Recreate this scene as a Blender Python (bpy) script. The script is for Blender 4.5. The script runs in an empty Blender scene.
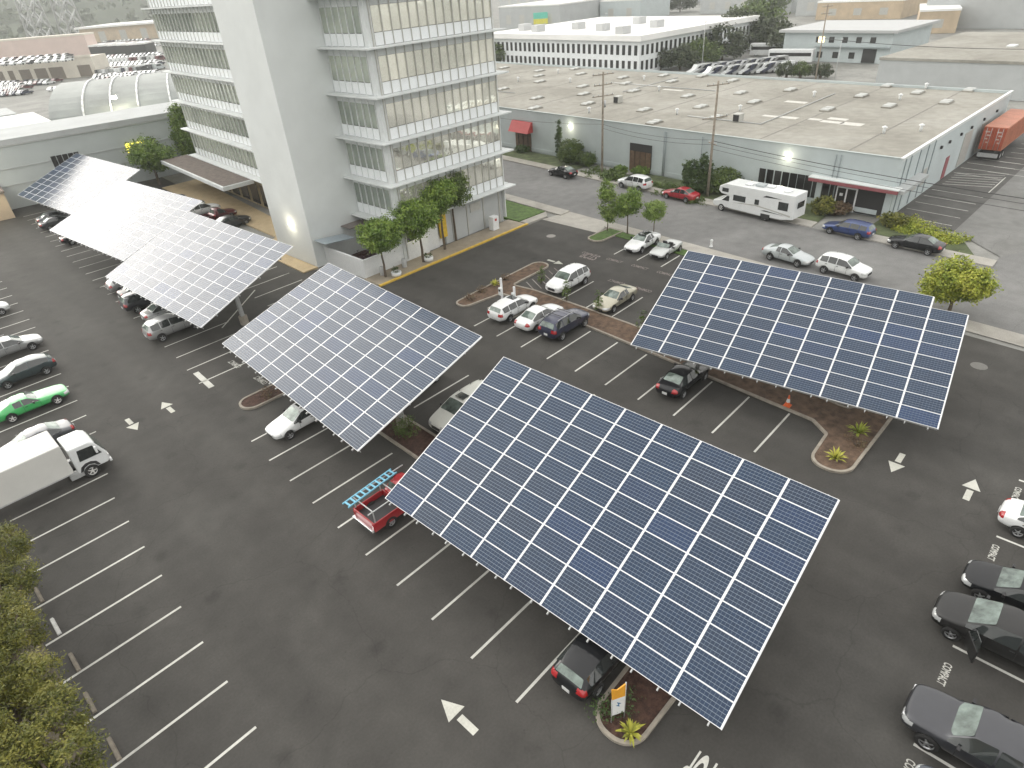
import bpy, bmesh, math, random
import numpy as np
from mathutils import Vector, Matrix
random.seed(7); rng = np.random.default_rng(7)
C = bpy.context.scene.collection
R = math.radians
# ---------------------------------------------------------------- camera model (surveyed from the parking grid)
CAMH = 24.0; YAW, PIT, ROL, FPX = 0.777315, 0.573621, -0.0774327, 632.367
def cam_axes():
    cy, sy, cp, sp = math.cos(YAW), math.sin(YAW), math.cos(PIT), math.sin(PIT)
    f = Vector((sy*cp, cy*cp, -sp)); r = Vector((cy, -sy, 0)); u = r.cross(f)
    cr, sr = math.cos(ROL), math.sin(ROL)
    return r*cr+u*sr, -r*sr+u*cr, f
AX, AU, AF = cam_axes()
def ray(u, v): return AX*((u-512)/FPX) - AU*((v-384)/FPX) + AF
def gp(u, v, z=0.0):
    d = ray(u, v); t = (z-CAMH)/d.z
    return Vector((d.x*t, d.y*t, z))
def onplane(u, v, p, n):
    d = ray(u, v); o = Vector((0, 0, CAMH)); t = (Vector(p)-o).dot(Vector(n))/d.dot(Vector(n))
    return o+d*t
# ---------------------------------------------------------------- materials
def newmat(name):
    m = bpy.data.materials.new(name); m.use_nodes = True
    return m, m.node_tree.nodes, m.node_tree.links, m.node_tree.nodes['Principled BSDF']
def ramp(N, pts):
    r = N.new('ShaderNodeValToRGB'); e = r.color_ramp.elements
    e[0].position, e[0].color = pts[0][0], (*pts[0][1], 1); e[1].position, e[1].color = pts[-1][0], (*pts[-1][1], 1)
    for p, c in pts[1:-1]:
        x = e.new(p); x.color = (*c, 1)
    return r
def mat(name, col, rough=.6, metal=0., var=.12, scale=3., bump=0., bscale=30., coat=0., spec=.5, coords='Object'):
    m, N, L, b = newmat(name)
    b.inputs['Roughness'].default_value = rough; b.inputs['Metallic'].default_value = metal
    b.inputs['Specular IOR Level'].default_value = spec; b.inputs['Coat Weight'].default_value = coat
    b.inputs['Coat Roughness'].default_value = .05
    tc = N.new('ShaderNodeTexCoord')
    if var > 0:
        n = N.new('ShaderNodeTexNoise'); n.inputs['Scale'].default_value = scale; n.inputs['Detail'].default_value = 5
        n.inputs['Roughness'].default_value = .6
        L.new(tc.outputs[coords], n.inputs['Vector'])
        lo = tuple(c*(1-var) for c in col); hi = tuple(min(1, c*(1+var)) for c in col)
        r = ramp(N, [(.3, lo), (.7, hi)]); L.new(n.outputs['Fac'], r.inputs['Fac']); L.new(r.outputs['Color'], b.inputs['Base Color'])
    else: b.inputs['Base Color'].default_value = (*col, 1)
    if bump > 0:
        n2 = N.new('ShaderNodeTexNoise'); n2.inputs['Scale'].default_value = bscale; n2.inputs['Detail'].default_value = 4
        L.new(tc.outputs[coords], n2.inputs['Vector'])
        bp = N.new('ShaderNodeBump'); bp.inputs['Strength'].default_value = bump; bp.inputs['Distance'].default_value = .05
        L.new(n2.outputs['Fac'], bp.inputs['Height']); L.new(bp.outputs['Normal'], b.inputs['Normal'])
    return m
def ground_mat(name, c0, c1, c2, fine=1., stain=None, cracks=False, dust=False, rough=.85):
    """weathered paving: broad patches, mid mottling, fine aggregate, oil stains, crack seams"""
    m, N, L, b = newmat(name); b.inputs['Roughness'].default_value = rough; b.inputs['Specular IOR Level'].default_value = .35
    tc = N.new('ShaderNodeTexCoord')
    def noise(s, d=4, w=0.):
        n = N.new('ShaderNodeTexNoise'); n.inputs['Scale'].default_value = s; n.inputs['Detail'].default_value = d
        n.inputs['Distortion'].default_value = w
        L.new(tc.outputs['Object'], n.inputs['Vector']); return n
    a = noise(.09, 5, .6); r = ramp(N, [(.32, c0), (.5, c1), (.68, c2)]); L.new(a.outputs['Fac'], r.inputs['Fac'])
    cur = r.outputs['Color']
    def mul(fac_out, lo, hi, p0=.3, p1=.7):
        nonlocal cur
        rr = ramp(N, [(p0, (lo,)*3), (p1, (hi,)*3)]); L.new(fac_out, rr.inputs['Fac'])
        mx = N.new('ShaderNodeMix'); mx.data_type = 'RGBA'; mx.blend_type = 'MULTIPLY'; mx.inputs[0].default_value = 1
        L.new(cur, mx.inputs[6]); L.new(rr.outputs['Color'], mx.inputs[7]); cur = mx.outputs[2]
    mul(noise(.9, 6).outputs['Fac'], .88, 1.1)
    mul(noise(9*fine, 6).outputs['Fac'], .93, 1.07, .35, .65)
    mul(noise(45*fine, 2).outputs['Fac'], .94, 1.06)
    if stain: mul(noise(.38, 3, .3).outputs['Fac'], stain, 1.0, .27, .40)
    if dust:
        mul(noise(.16, 5, 1.6).outputs['Fac'], 1., 1.22, .60, .76)
        v = N.new('ShaderNodeTexVoronoi'); v.inputs['Scale'].default_value = .37; L.new(tc.outputs['Object'], v.inputs['Vector'])
        nn0 = noise(4., 3); aa = N.new('ShaderNodeMath'); aa.operation = 'MULTIPLY_ADD'; aa.inputs[1].default_value = .22; L.new(nn0.outputs['Fac'], aa.inputs[0]); L.new(v.outputs['Distance'], aa.inputs[2])
        mul(aa.outputs[0], .74, 1., .17, .30)
        v2 = N.new('ShaderNodeTexVoronoi'); v2.inputs['Scale'].default_value = 1.9; L.new(tc.outputs['Object'], v2.inputs['Vector']); mul(v2.outputs['Distance'], .80, 1., .05, .10)
        w3 = N.new('ShaderNodeTexWave'); w3.bands_direction = 'X'; w3.inputs['Scale'].default_value = .085; w3.inputs['Distortion'].default_value = 3.; w3.inputs['Detail'].default_value = 3; w3.inputs['Detail Scale'].default_value = .4
        L.new(tc.outputs['Object'], w3.inputs['Vector']); mul(w3.outputs['Fac'], .93, 1.06, .2, .8)
    if cracks:
        v = N.new('ShaderNodeTexVoronoi'); v.feature = 'DISTANCE_TO_EDGE'; v.inputs['Scale'].default_value = .11
        nn = noise(.5, 5)
        ad = N.new('ShaderNodeMix'); ad.data_type = 'RGBA'; ad.blend_type = 'LINEAR_LIGHT'; ad.inputs[0].default_value = .9
        L.new(tc.outputs['Object'], ad.inputs[6]); L.new(nn.outputs['Color'], ad.inputs[7]); L.new(ad.outputs[2], v.inputs['Vector'])
        mul(v.outputs['Distance'], .80, 1., .0, .004)
    L.new(cur, b.inputs['Base Color'])
    bp = N.new('ShaderNodeBump'); bp.inputs['Strength'].default_value = .25; bp.inputs['Distance'].default_value = .01
    L.new(noise(40*fine, 3).outputs['Fac'], bp.inputs['Height']); L.new(bp.outputs['Normal'], b.inputs['Normal'])
    return m
def leafmat(name, cols, rough=.55):
    m, N, L, b = newmat(name); b.inputs['Roughness'].default_value = rough; b.inputs['Specular IOR Level'].default_value = .3
    g = N.new('ShaderNodeNewGeometry'); r = ramp(N, [(i/(len(cols)-1), c) for i, c in enumerate(cols)])
    tc = N.new('ShaderNodeTexCoord'); n = N.new('ShaderNodeTexNoise'); n.inputs['Scale'].default_value = .9; L.new(tc.outputs['Object'], n.inputs['Vector'])
    ma = N.new('ShaderNodeMath'); ma.operation = 'MULTIPLY_ADD'; ma.inputs[1].default_value = .5
    mb = N.new('ShaderNodeMath'); mb.operation = 'MULTIPLY_ADD'; mb.inputs[1].default_value = 1.6; mb.inputs[2].default_value = -.55
    L.new(n.outputs['Fac'], mb.inputs[0]); L.new(mb.outputs[0], ma.inputs[2]); L.new(g.outputs['Random Per Island'], ma.inputs[0])
    L.new(ma.outputs[0], r.inputs['Fac']); L.new(r.outputs['Color'], b.inputs['Base Color'])
    b.inputs['Transmission Weight'].default_value = 0
    b.inputs['Subsurface Weight'].default_value = .0
    return m
def glass(name, col=(.03, .035, .035), metal=.0, rough=.05, spec=.8):
    return mat(name, col, rough, metal, 0, spec=spec)
def paint(name, col, metal=.0, rough=.35):
    return mat(name, col, rough, metal, .05, 2., coat=.8)
def emit(name, col, s):
    m, N, L, b = newmat(name); b.inputs['Base Color'].default_value = (*col, 1)
    b.inputs['Emission Color'].default_value = (*col, 1); b.inputs['Emission Strength'].default_value = s
    return m
M = {}
M['lot'] = ground_mat('lot_asphalt', (.0465,.044,.040), (.0545,.052,.0475), (.066,.0635,.0585), stain=.88, dust=True, cracks=True)
M['street'] = ground_mat('street_asphalt', (.152,.152,.149), (.176,.176,.172), (.20,.20,.195), stain=.9, cracks=True)
M['yard'] = ground_mat('yard_ground', (.17,.17,.155), (.23,.23,.215), (.30,.30,.28), stain=.85)
M['conc'] = ground_mat('concrete_paving', (.30,.285,.25), (.36,.345,.31), (.42,.405,.37), stain=.85)
M['kerb'] = mat('kerb_concrete', (.30,.27,.225), .85, var=.2, scale=2.5, bump=.2)
M['mulch'] = mat('bark_mulch', (.066,.034,.024), .95, var=.55, scale=5, bump=.8, bscale=14)
M['mulch_dry'] = mat('dry_mulch', (.115,.075,.05), .95, var=.5, scale=2, bump=.8, bscale=14)
M['dirt'] = mat('dirt', (.10,.085,.06), .95, var=.4, scale=1.5, bump=.6, bscale=8)
M['line'] = ground_mat('road_paint', (.40,.40,.37), (.53,.53,.49), (.62,.62,.58), stain=.6)
M['strip'] = mat('weedy_strip', (.075,.095,.04), .95, var=.5, scale=.8, bump=.6, bscale=8)
M['faded'] = ground_mat('faded_paint', (.16,.13,.12), (.23,.20,.19), (.33,.31,.29), stain=.6)
M['yellow'] = mat('kerb_yellow', (.60,.40,.06), .7, var=.2, scale=2)
M['arrow'] = ground_mat('arrow_paint', (.42,.42,.37), (.50,.50,.45), (.58,.58,.53), stain=.8)
M['grass'] = mat('lawn', (.075,.13,.028), .9, var=.4, scale=2, bump=.6, bscale=20)
M['alum'] = mat('aluminium_frame', (.80,.81,.82), .5, .1, var=.05)
M['galv'] = mat('galvanised_steel', (.48,.49,.49), .5, .4, var=.12, scale=6)
M['under'] = mat('panel_backsheet', (.5,.5,.5), .7, var=.05)
M['white'] = mat('white_paint', (.72,.74,.74), .5, var=.05)
M['tower'] = mat('tower_stucco', (.66,.69,.68), .8, var=.05, scale=.35, bump=.15, bscale=12)
M['slab'] = mat('slab_paint', (.62,.65,.645), .7, var=.08, scale=.8)
M['spandrel'] = mat('white_spandrel', (.76,.79,.80), .4, var=.05, scale=.7)
M['mullion'] = mat('bronze_mullion', (.46,.46,.43), .5, .2, var=.1)
M['mullionw'] = mat('pale_fin', (.62,.63,.60), .5, .1, var=.1)
M['tanw'] = mat('travertine_wall', (.33,.27,.16), .7, var=.25, scale=1.2)
M['brownroof'] = mat('brown_gravel', (.14,.115,.10), .9, var=.3, scale=1.5, bump=.4)
M['bluewall'] = mat('pale_blue_block', (.47,.525,.53), .8, var=.07, scale=.4, bump=.15)
M['bluetrim'] = mat('blue_grey_trim', (.27,.31,.32), .7, var=.1)
M['roofg'] = ground_mat('gravel_roof', (.235,.225,.195), (.285,.275,.24), (.335,.325,.29), stain=.85)
M['roofw'] = mat('white_roof', (.80,.80,.78), .7, var=.08, scale=.15)
M['cream'] = mat('cream_stucco', (.64,.60,.52), .8, var=.1, scale=.3)
M['pink'] = mat('pink_stucco', (.62,.50,.45), .8, var=.08, scale=.2)
M['tan'] = mat('tan_stucco', (.50,.40,.28), .8, var=.15, scale=.3)
M['greyw'] = mat('grey_wall', (.42,.44,.44), .8, var=.08, scale=.3)
M['dark'] = mat('dark_void', (.025,.025,.025), .7, var=.1)
M['rubber'] = mat('rubber', (.018,.018,.018), .8, var=.2)
M['plastic'] = mat('black_plastic', (.025,.025,.027), .5, var=.1)
M['rim'] = mat('alloy_rim', (.42,.43,.44), .35, .7, var=.1)
M['hub'] = mat('painted_rim', (.62,.62,.60), .5, .1, var=.1)
M['chrome'] = mat('chrome_trim', (.72,.73,.74), .2, .9, var=0)
M['lamp'] = mat('headlamp_lens', (.62,.64,.64), .1, .3, var=0, coat=1)
M['tail'] = mat('tail_lens', (.34,.012,.016), .15, 0, var=0, coat=1)
M['plate'] = mat('number_plate', (.62,.63,.62), .5, var=.1)
M['cglass'] = glass('car_glass', (.025,.03,.03), 0, .04, 1.)
M['wsglass'] = mat('windscreen_glass', (.15,.19,.17), .05, .32, .75, 1.3, bump=.10, bscale=.8, spec=1.)  # colour noise painted in as reflections of trees and clouds
M['wglass'] = mat('tower_glass', (.34,.35,.29), .04, .55, var=.35, scale=.22, spec=.9)
M['wglass2'] = mat('tower_glass_side', (.16,.19,.165), .08, .35, var=.3, scale=.6, spec=.8)
def glowglass(name, base, metal, rough, e_col, e_max, scale, thr):
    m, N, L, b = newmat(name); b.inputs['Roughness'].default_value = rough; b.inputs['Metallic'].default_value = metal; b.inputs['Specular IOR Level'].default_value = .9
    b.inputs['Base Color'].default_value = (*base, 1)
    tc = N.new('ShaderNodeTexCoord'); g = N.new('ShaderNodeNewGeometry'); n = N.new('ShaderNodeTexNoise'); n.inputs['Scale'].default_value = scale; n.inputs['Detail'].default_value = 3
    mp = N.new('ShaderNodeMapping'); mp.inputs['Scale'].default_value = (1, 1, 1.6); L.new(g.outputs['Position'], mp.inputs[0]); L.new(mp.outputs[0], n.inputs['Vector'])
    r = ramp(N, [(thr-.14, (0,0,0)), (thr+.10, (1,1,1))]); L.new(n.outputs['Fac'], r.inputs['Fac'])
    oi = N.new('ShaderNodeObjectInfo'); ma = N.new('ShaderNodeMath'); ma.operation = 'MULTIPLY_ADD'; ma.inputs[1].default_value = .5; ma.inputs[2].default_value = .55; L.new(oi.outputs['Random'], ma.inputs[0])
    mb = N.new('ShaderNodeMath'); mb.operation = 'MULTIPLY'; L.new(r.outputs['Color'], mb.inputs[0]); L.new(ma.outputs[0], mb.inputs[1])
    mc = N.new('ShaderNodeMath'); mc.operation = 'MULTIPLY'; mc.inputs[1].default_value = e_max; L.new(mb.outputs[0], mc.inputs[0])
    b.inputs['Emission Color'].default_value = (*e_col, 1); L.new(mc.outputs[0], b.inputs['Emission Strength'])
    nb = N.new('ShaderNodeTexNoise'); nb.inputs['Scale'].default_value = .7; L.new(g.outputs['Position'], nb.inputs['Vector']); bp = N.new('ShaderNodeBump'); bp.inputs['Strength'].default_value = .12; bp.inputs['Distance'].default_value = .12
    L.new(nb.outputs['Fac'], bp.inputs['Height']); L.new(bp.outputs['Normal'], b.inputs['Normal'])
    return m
M['wglass'] = glowglass('tower_glass', (.74,.75,.68), .8, .04, (1.,.95,.80), .12, .10, .47)  # front panes: cream emission patches stand in for bright reflections
M['wglass2'] = glowglass('tower_glass_side', (.30,.34,.30), .5, .08, (.98,1.,.78), .09, .12, .50)
M['pglass'] = glass('dark_window', (.03,.03,.03), 0, .1, .6)
M['wood'] = mat('pole_wood', (.27,.235,.19), .9, var=.3, scale=4)
M['bark'] = mat('bark', (.11,.085,.06), .9, var=.4, scale=6, bump=.5)
M['red'] = mat('red_awning', (.42,.05,.05), .6, var=.1)
M['redtrim'] = mat('maroon_trim', (.27,.085,.095), .6, var=.1)
M['wooddoor'] = mat('brown_door', (.12,.075,.045), .6, var=.4, scale=3)
M['orange'] = mat('safety_orange', (.75,.14,.03), .5, var=.1)
M['contn'] = mat('container_paint', (.44,.17,.10), .55, var=.2, scale=.8)
M['contd'] = mat('container_doors', (.36,.075,.035), .55, var=.3, scale=1.5)
M['banner'] = mat('orange_banner', (.72,.34,.03), .6, var=.1)
M['bluemark'] = mat('blue_print', (.05,.16,.33), .6, var=0)
M['ladder'] = mat('ladder_fibreglass', (.16,.42,.56), .5, var=.1)
M['lit'] = emit('lit_window', (1., .80, .06), 2.2)
M['lampon'] = emit('lit_lamp', (1., .93, .72), 30.)
M['litw'] = emit('lit_room', (1., .85, .5), 1.2)
M['wire'] = mat('cable', (.04,.04,.04), .7, var=0)
M['lf_tree'] = leafmat('leaf_green', [(.055,.095,.017), (.105,.18,.03), (.175,.26,.045), (.25,.33,.065)])
M['lf_dark'] = leafmat('leaf_dark', [(0.027,0.051,0.015), (0.053,0.090,0.024), (0.090,0.135,0.038)])
M['lf_olive'] = leafmat('leaf_olive', [(.04,.05,.012), (.10,.112,.018), (.175,.17,.03), (.25,.225,.045)])
M['lf_lime'] = leafmat('leaf_lime', [(0.121,0.176,0.019), (0.230,0.284,0.034), (0.365,0.392,0.054), (0.446,0.432,0.081)])
M['lf_young'] = leafmat('leaf_young', [(0.095,0.162,0.034), (0.176,0.257,0.054), (0.270,0.351,0.095)])
M['lf_hedge'] = leafmat('leaf_hedge', [(0.045,0.075,0.022), (0.090,0.135,0.030), (0.150,0.195,0.053)])
M['lf_gold'] = leafmat('leaf_gold', [(0.160,0.180,0.030), (0.360,0.360,0.050), (0.520,0.480,0.100)])
M['lf_far'] = leafmat('leaf_far', [(0.036,0.050,0.026), (0.060,0.079,0.038), (0.102,0.114,0.054)])
M['lf_dry'] = leafmat('leaf_dry', [(0.090,0.060,0.040), (0.150,0.100,0.060), (0.100,0.110,0.050)])

def cellmat():
    """photovoltaic cells: 12 x 6 cells, pale gaps, thin busbars, slight tone change from module to module"""
    m, N, L, b = newmat('pv_cells')
    tc = N.new('ShaderNodeTexCoord'); sx = N.new('ShaderNodeSeparateXYZ'); L.new(tc.outputs['Object'], sx.inputs[0])
    def math_(op, a, bb=None, c=None):
        n = N.new('ShaderNodeMath'); n.operation = op
        for i, q in enumerate((a, bb, c)):
            if q is None: continue
            if isinstance(q, (int, float)): n.inputs[i].default_value = q
            else: L.new(q, n.inputs[i])
        return n.outputs[0]
    def gapline(s, pitch, off, w):     # 1 on the line
        f = math_('FRACT', math_('DIVIDE', math_('ADD', s, off), pitch))
        d = math_('MINIMUM', f, math_('SUBTRACT', 1., f))
        return math_('LESS_THAN', d, w/pitch/2)
    gx = gapline(sx.outputs[0], .157, .0, .010); gy = gapline(sx.outputs[1], .157, .0, .013)
    gap = math_('MAXIMUM', math_('MULTIPLY', gx, .45), gy)
    bus = math_('MAXIMUM', gapline(sx.outputs[0], .0523, .0262, .0022), 0.)
    oi = N.new('ShaderNodeObjectInfo')
    r = ramp(N, [(0, (.008,.023,.055)), (.45, (.010,.028,.064)), (.8, (.014,.027,.054)), (1, (.009,.030,.088))])
    L.new(oi.outputs['Random'], r.inputs['Fac'])
    v = N.new('ShaderNodeTexNoise'); v.inputs['Scale'].default_value = 6; L.new(tc.outputs['Object'], v.inputs['Vector'])
    rr = ramp(N, [(.3, (.85,)*3), (.7, (1.15,)*3)]); L.new(v.outputs['Fac'], rr.inputs['Fac'])
    mm = N.new('ShaderNodeMix'); mm.data_type = 'RGBA'; mm.blend_type = 'MULTIPLY'; mm.inputs[0].default_value = 1
    L.new(r.outputs['Color'], mm.inputs[6]); L.new(rr.outputs['Color'], mm.inputs[7])
    mx = N.new('ShaderNodeMix'); mx.data_type = 'RGBA'; L.new(gap, mx.inputs[0]); L.new(mm.outputs[2], mx.inputs[6]); mx.inputs[7].default_value = (.22,.27,.33,1)
    m2 = N.new('ShaderNodeMix'); m2.data_type = 'RGBA'; L.new(math_('MULTIPLY', bus, .3), m2.inputs[0]); L.new(mx.outputs[2], m2.inputs[6]); m2.inputs[7].default_value = (.12,.14,.18,1)
    L.new(m2.outputs[2], b.inputs['Base Color'])
    b.inputs['Roughness'].default_value = .20; b.inputs['Specular IOR Level'].default_value = .45
    return m
M['cells'] = cellmat()
# ---------------------------------------------------------------- object helpers
def tag(o, label=None, cat=None, group=None, kind=None):
    if label: o['label'] = label
    if cat: o['category'] = cat
    if group: o['group'] = group
    if kind: o['kind'] = kind
    return o
def empty(name, loc=(0,0,0), rz=0., label=None, cat=None, group=None):
    o = bpy.data.objects.new(name, None); C.objects.link(o); o.location = loc; o.rotation_euler = (0,0,rz)
    o.empty_display_size = .3
    return tag(o, label, cat, group)
class MB:
    def __init__(s): s.bm = bmesh.new(); s.mi = 0
    def face(s, pts):
        f = s.bm.faces.new([s.bm.verts.new(p) for p in pts]); f.material_index = s.mi; return f
    def box(s, c, d, rz=0., tilt=None):
        hx, hy, hz = d[0]/2, d[1]/2, d[2]/2; m = Matrix.Rotation(rz, 3, 'Z')
        if tilt is not None: m = tilt
        v = [s.bm.verts.new(Vector(c)+m@Vector((x*hx, y*hy, z*hz))) for x in (-1,1) for y in (-1,1) for z in (-1,1)]
        for q in ((0,1,3,2),(4,6,7,5),(0,4,5,1),(2,3,7,6),(0,2,6,4),(1,5,7,3)):
            s.bm.faces.new([v[i] for i in q]).material_index = s.mi
    def prism(s, poly, z0, z1):
        a = [s.bm.verts.new((p[0], p[1], z0)) for p in poly]; b = [s.bm.verts.new((p[0], p[1], z1)) for p in poly]
        n = len(poly)
        ar = sum(poly[i][0]*poly[(i+1)%n][1]-poly[(i+1)%n][0]*poly[i][1] for i in range(n))
        if ar < 0: a.reverse(); b.reverse()
        s.bm.faces.new(list(reversed(a))).material_index = s.mi; s.bm.faces.new(b).material_index = s.mi
        for i in range(n): s.bm.faces.new((a[i], a[(i+1)%n], b[(i+1)%n], b[i])).material_index = s.mi
    def side(s, prof, y0, y1):      # profile in xz extruded along y
        a = [s.bm.verts.new((p[0], y0, p[1])) for p in prof]; b = [s.bm.verts.new((p[0], y1, p[1])) for p in prof]; n = len(prof)
        s.bm.faces.new(a).material_index = s.mi; s.bm.faces.new(list(reversed(b))).material_index = s.mi
        for i in range(n): s.bm.faces.new((a[(i+1)%n], a[i], b[i], b[(i+1)%n])).material_index = s.mi
    def tube(s, p, q, r0, r1=None, n=8, caps=True):
        p, q = Vector(p), Vector(q); r1 = r0 if r1 is None else r1; d = (q-p)
        if d.length < 1e-6: return
        d.normalize(); u = d.orthogonal().normalized(); w = d.cross(u)
        A = [s.bm.verts.new(p+(u*math.cos(t)+w*math.sin(t))*r0) for t in [2*math.pi*i/n for i in range(n)]]
        B = [s.bm.verts.new(q+(u*math.cos(t)+w*math.sin(t))*r1) for t in [2*math.pi*i/n for i in range(n)]]
        for i in range(n):
            f = s.bm.faces.new((A[i], A[(i+1)%n], B[(i+1)%n], B[i])); f.material_index = s.mi; f.smooth = True
        if caps: s.bm.faces.new(list(reversed(A))).material_index = s.mi; s.bm.faces.new(B).material_index = s.mi
    def lathe(s, prof, n=16, c=(0,0,0), axis='Z'):
        rings = []
        for r, z in prof:
            ring = []
            for i in range(n):
                t = 2*math.pi*i/n; x, y = r*math.cos(t), r*math.sin(t)
                p = (x, y, z) if axis == 'Z' else (x, z, y)
                ring.append(s.bm.verts.new(Vector(c)+Vector(p)))
            rings.append(ring)
        for a, b in zip(rings, rings[1:]):
            for i in range(n):
                f = s.bm.faces.new((a[i], a[(i+1)%n], b[(i+1)%n], b[i])); f.smooth = True; f.material_index = s.mi
    def build(s, name, mats, parent=None, bevel=0., smooth=False, label=None, segs=2):
        bmesh.ops.recalc_face_normals(s.bm, faces=s.bm.faces)
        me = bpy.data.meshes.new(name); s.bm.to_mesh(me); s.bm.free()
        return link(name, me, mats, parent, bevel, smooth, label, segs)
def link(name, me, mats, parent=None, bevel=0., smooth=False, label=None, segs=2):
    if not isinstance(mats, (list, tuple)): mats = [mats]
    for m in mats: me.materials.append(m)
    o = bpy.data.objects.new(name, me); C.objects.link(o)
    if parent: o.parent = parent
    if smooth:
        for p in me.polygons: p.use_smooth = True
    if bevel > 0:
        bv = o.modifiers.new('b', 'BEVEL'); bv.width = bevel; bv.segments = segs; bv.limit_method = 'ANGLE'; bv.angle_limit = R(40)
    if label: o['label'] = label
    return o
def kids(o): return [c for c in CH.get(o.name, [])]
CH = {}
def reindex():
    CH.clear()
    for o in bpy.data.objects:
        if o.parent: CH.setdefault(o.parent.name, []).append(o)
def copy_tree(o, parent=None):
    c = o.copy(); C.objects.link(c)
    if parent: c.parent = parent
    for ch in list(CH.get(o.name, [])):
        c2 = copy_tree(ch, c)
    return c
def struct(name, b, m, **k):
    o = b.build(name, m, **k); o['kind'] = 'structure'; return o
def sheet(name, poly, z, m):
    b = MB(); f = b.face([(p[0], p[1], z) for p in poly])
    o = struct(name, b, m)
    if o.data.polygons[0].normal.z < 0: o.data.flip_normals()
    return o
def rounded(poly, rads, n=8):
    out = []; N = len(poly)
    for i, p in enumerate(poly):
        r = rads[i]
        if r <= 0: out.append(tuple(p)); continue
        p = Vector(p[:2]); a = (Vector(poly[i-1][:2])-p).normalized(); b = (Vector(poly[(i+1)%N][:2])-p).normalized()
        ang = a.angle(b); d = r/math.tan(ang/2); cc = p+(a+b).normalized()*(r/math.sin(ang/2))
        s, e = p+a*d, p+b*d; t0 = math.atan2(s.y-cc.y, s.x-cc.x); t1 = math.atan2(e.y-cc.y, e.x-cc.x)
        dt = (t1-t0+math.pi) % (2*math.pi)-math.pi
        for k in range(n+1):
            t = t0+dt*k/n; out.append((cc.x+r*math.cos(t), cc.y+r*math.sin(t)))
    return out
def offset(poly, d):      # inward offset for CCW polygons
    n = len(poly); ar = sum(poly[i][0]*poly[(i+1)%n][1]-poly[(i+1)%n][0]*poly[i][1] for i in range(n)); sg = 1 if ar > 0 else -1
    out = []
    for i in range(n):
        p, a, b = Vector(poly[i]), Vector(poly[i-1]), Vector(poly[(i+1)%n])
        e1, e2 = (p-a).normalized(), (b-p).normalized()
        n1, n2 = Vector((-e1.y, e1.x))*sg, Vector((-e2.y, e2.x))*sg
        m = n1+n2; L_ = m.length
        if L_ < 1e-6: out.append((p.x+n1.x*d, p.y+n1.y*d)); continue
        m.normalize(); k = d/max(.35, m.dot(n1)); out.append((p.x+m.x*k, p.y+m.y*k))
    return out
def bed(poly, m=None, kw=.16, h=.14):
    """raised kerb ring with a mulch bed inside"""
    inn = offset(poly, kw); b = MB(); n = len(poly)
    def quad(P, zP, Q, zQ):
        for i in range(n):
            j = (i+1) % n; b.face([(P[i][0],P[i][1],zP), (P[j][0],P[j][1],zP), (Q[j][0],Q[j][1],zQ), (Q[i][0],Q[i][1],zQ)])
    quad(poly, -.02, poly, h); quad(poly, h, inn, h); quad(inn, h, inn, 0.)
    bmesh.ops.remove_doubles(b.bm, verts=b.bm.verts, dist=1e-4)
    struct('kerb', b, M['kerb'])
    # mulch, slightly mounded
    from mathutils.geometry import tessellate_polygon
    pp = [Vector((p[0], p[1], h-.04)) for p in offset(poly, kw-.01)]; bb = MB(); vv = [bb.bm.verts.new(p) for p in pp]
    for t in tessellate_polygon([pp]):
        try: bb.bm.faces.new([vv[i] for i in t])
        except ValueError: pass
    struct('planting_bed', bb, m or M['mulch'])
# ---------------------------------------------------------------- vegetation
def leafmesh(name, centers, normals, size, asp=.55, jitter=.35):
    n = len(centers); sz = size*(1+rng.uniform(-jitter, jitter, n))
    a = rng.normal(size=(n, 3)); a -= (a*normals).sum(1)[:, None]*normals; a /= np.linalg.norm(a, axis=1)[:, None]+1e-9
    b = np.cross(normals, a)
    A = a*(sz/2)[:, None]; B = b*(sz*asp/2)[:, None]
    v = np.stack([centers-A, centers-B*1.0+A*.1, centers+A, centers+B*1.0+A*.1], 1).reshape(-1, 3)
    me = bpy.data.meshes.new(name); me.vertices.add(4*n); me.vertices.foreach_set('co', v.astype(np.float32).ravel())
    me.loops.add(4*n); me.loops.foreach_set('vertex_index', np.arange(4*n, dtype=np.int32))
    me.polygons.add(n); me.polygons.foreach_set('loop_start', np.arange(0, 4*n, 4, dtype=np.int32)); me.polygons.foreach_set('loop_total', np.full(n, 4, dtype=np.int32))
    me.update(calc_edges=True); return me
def crown_pts(lobes, ncl, per, rc, fill=.55):
    """lobes: (cx,cy,cz,rx,ry,rz). leaf clumps spread through lobes, denser near the surface"""
    vol = np.array([l[3]*l[4]*l[5] for l in lobes])**.67; pr = vol/vol.sum(); P = []; Nn = []
    for k in range(ncl):
        l = lobes[rng.choice(len(lobes), p=pr)]
        d = rng.normal(size=3); d /= np.linalg.norm(d); r = rng.uniform(fill, 1.)**.6
        if rng.random() < .12: r *= 1.12
        c = np.array(l[:3])+d*np.array(l[3:])*r
        m = int(per*rng.uniform(.5, 1.4)); o = rng.normal(size=(m, 3))*rc*np.array((1, 1, .62))*.55
        P.append(c+o); nn = rng.normal(size=(m, 3))*.75+d*.55+np.array((0, 0, .75)); Nn.append(nn/np.linalg.norm(nn, axis=1)[:, None])
    return np.concatenate(P), np.concatenate(Nn)
def limb(b, p, q, r0, r1, segs=4, wob=.12):
    p, q = Vector(p), Vector(q); L_ = (q-p).length; prev = p; pr = r0
    for k in range(1, segs+1):
        t = k/segs; c = p.lerp(q, t)+(Vector((random.uniform(-1,1), random.uniform(-1,1), random.uniform(-.4,.4)))*wob*L_/segs if k < segs else Vector((0,0,0)))
        r = r0+(r1-r0)*t; b.tube(prev, c, pr, r, 7, caps=(k == segs)); prev = c; pr = r
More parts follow.
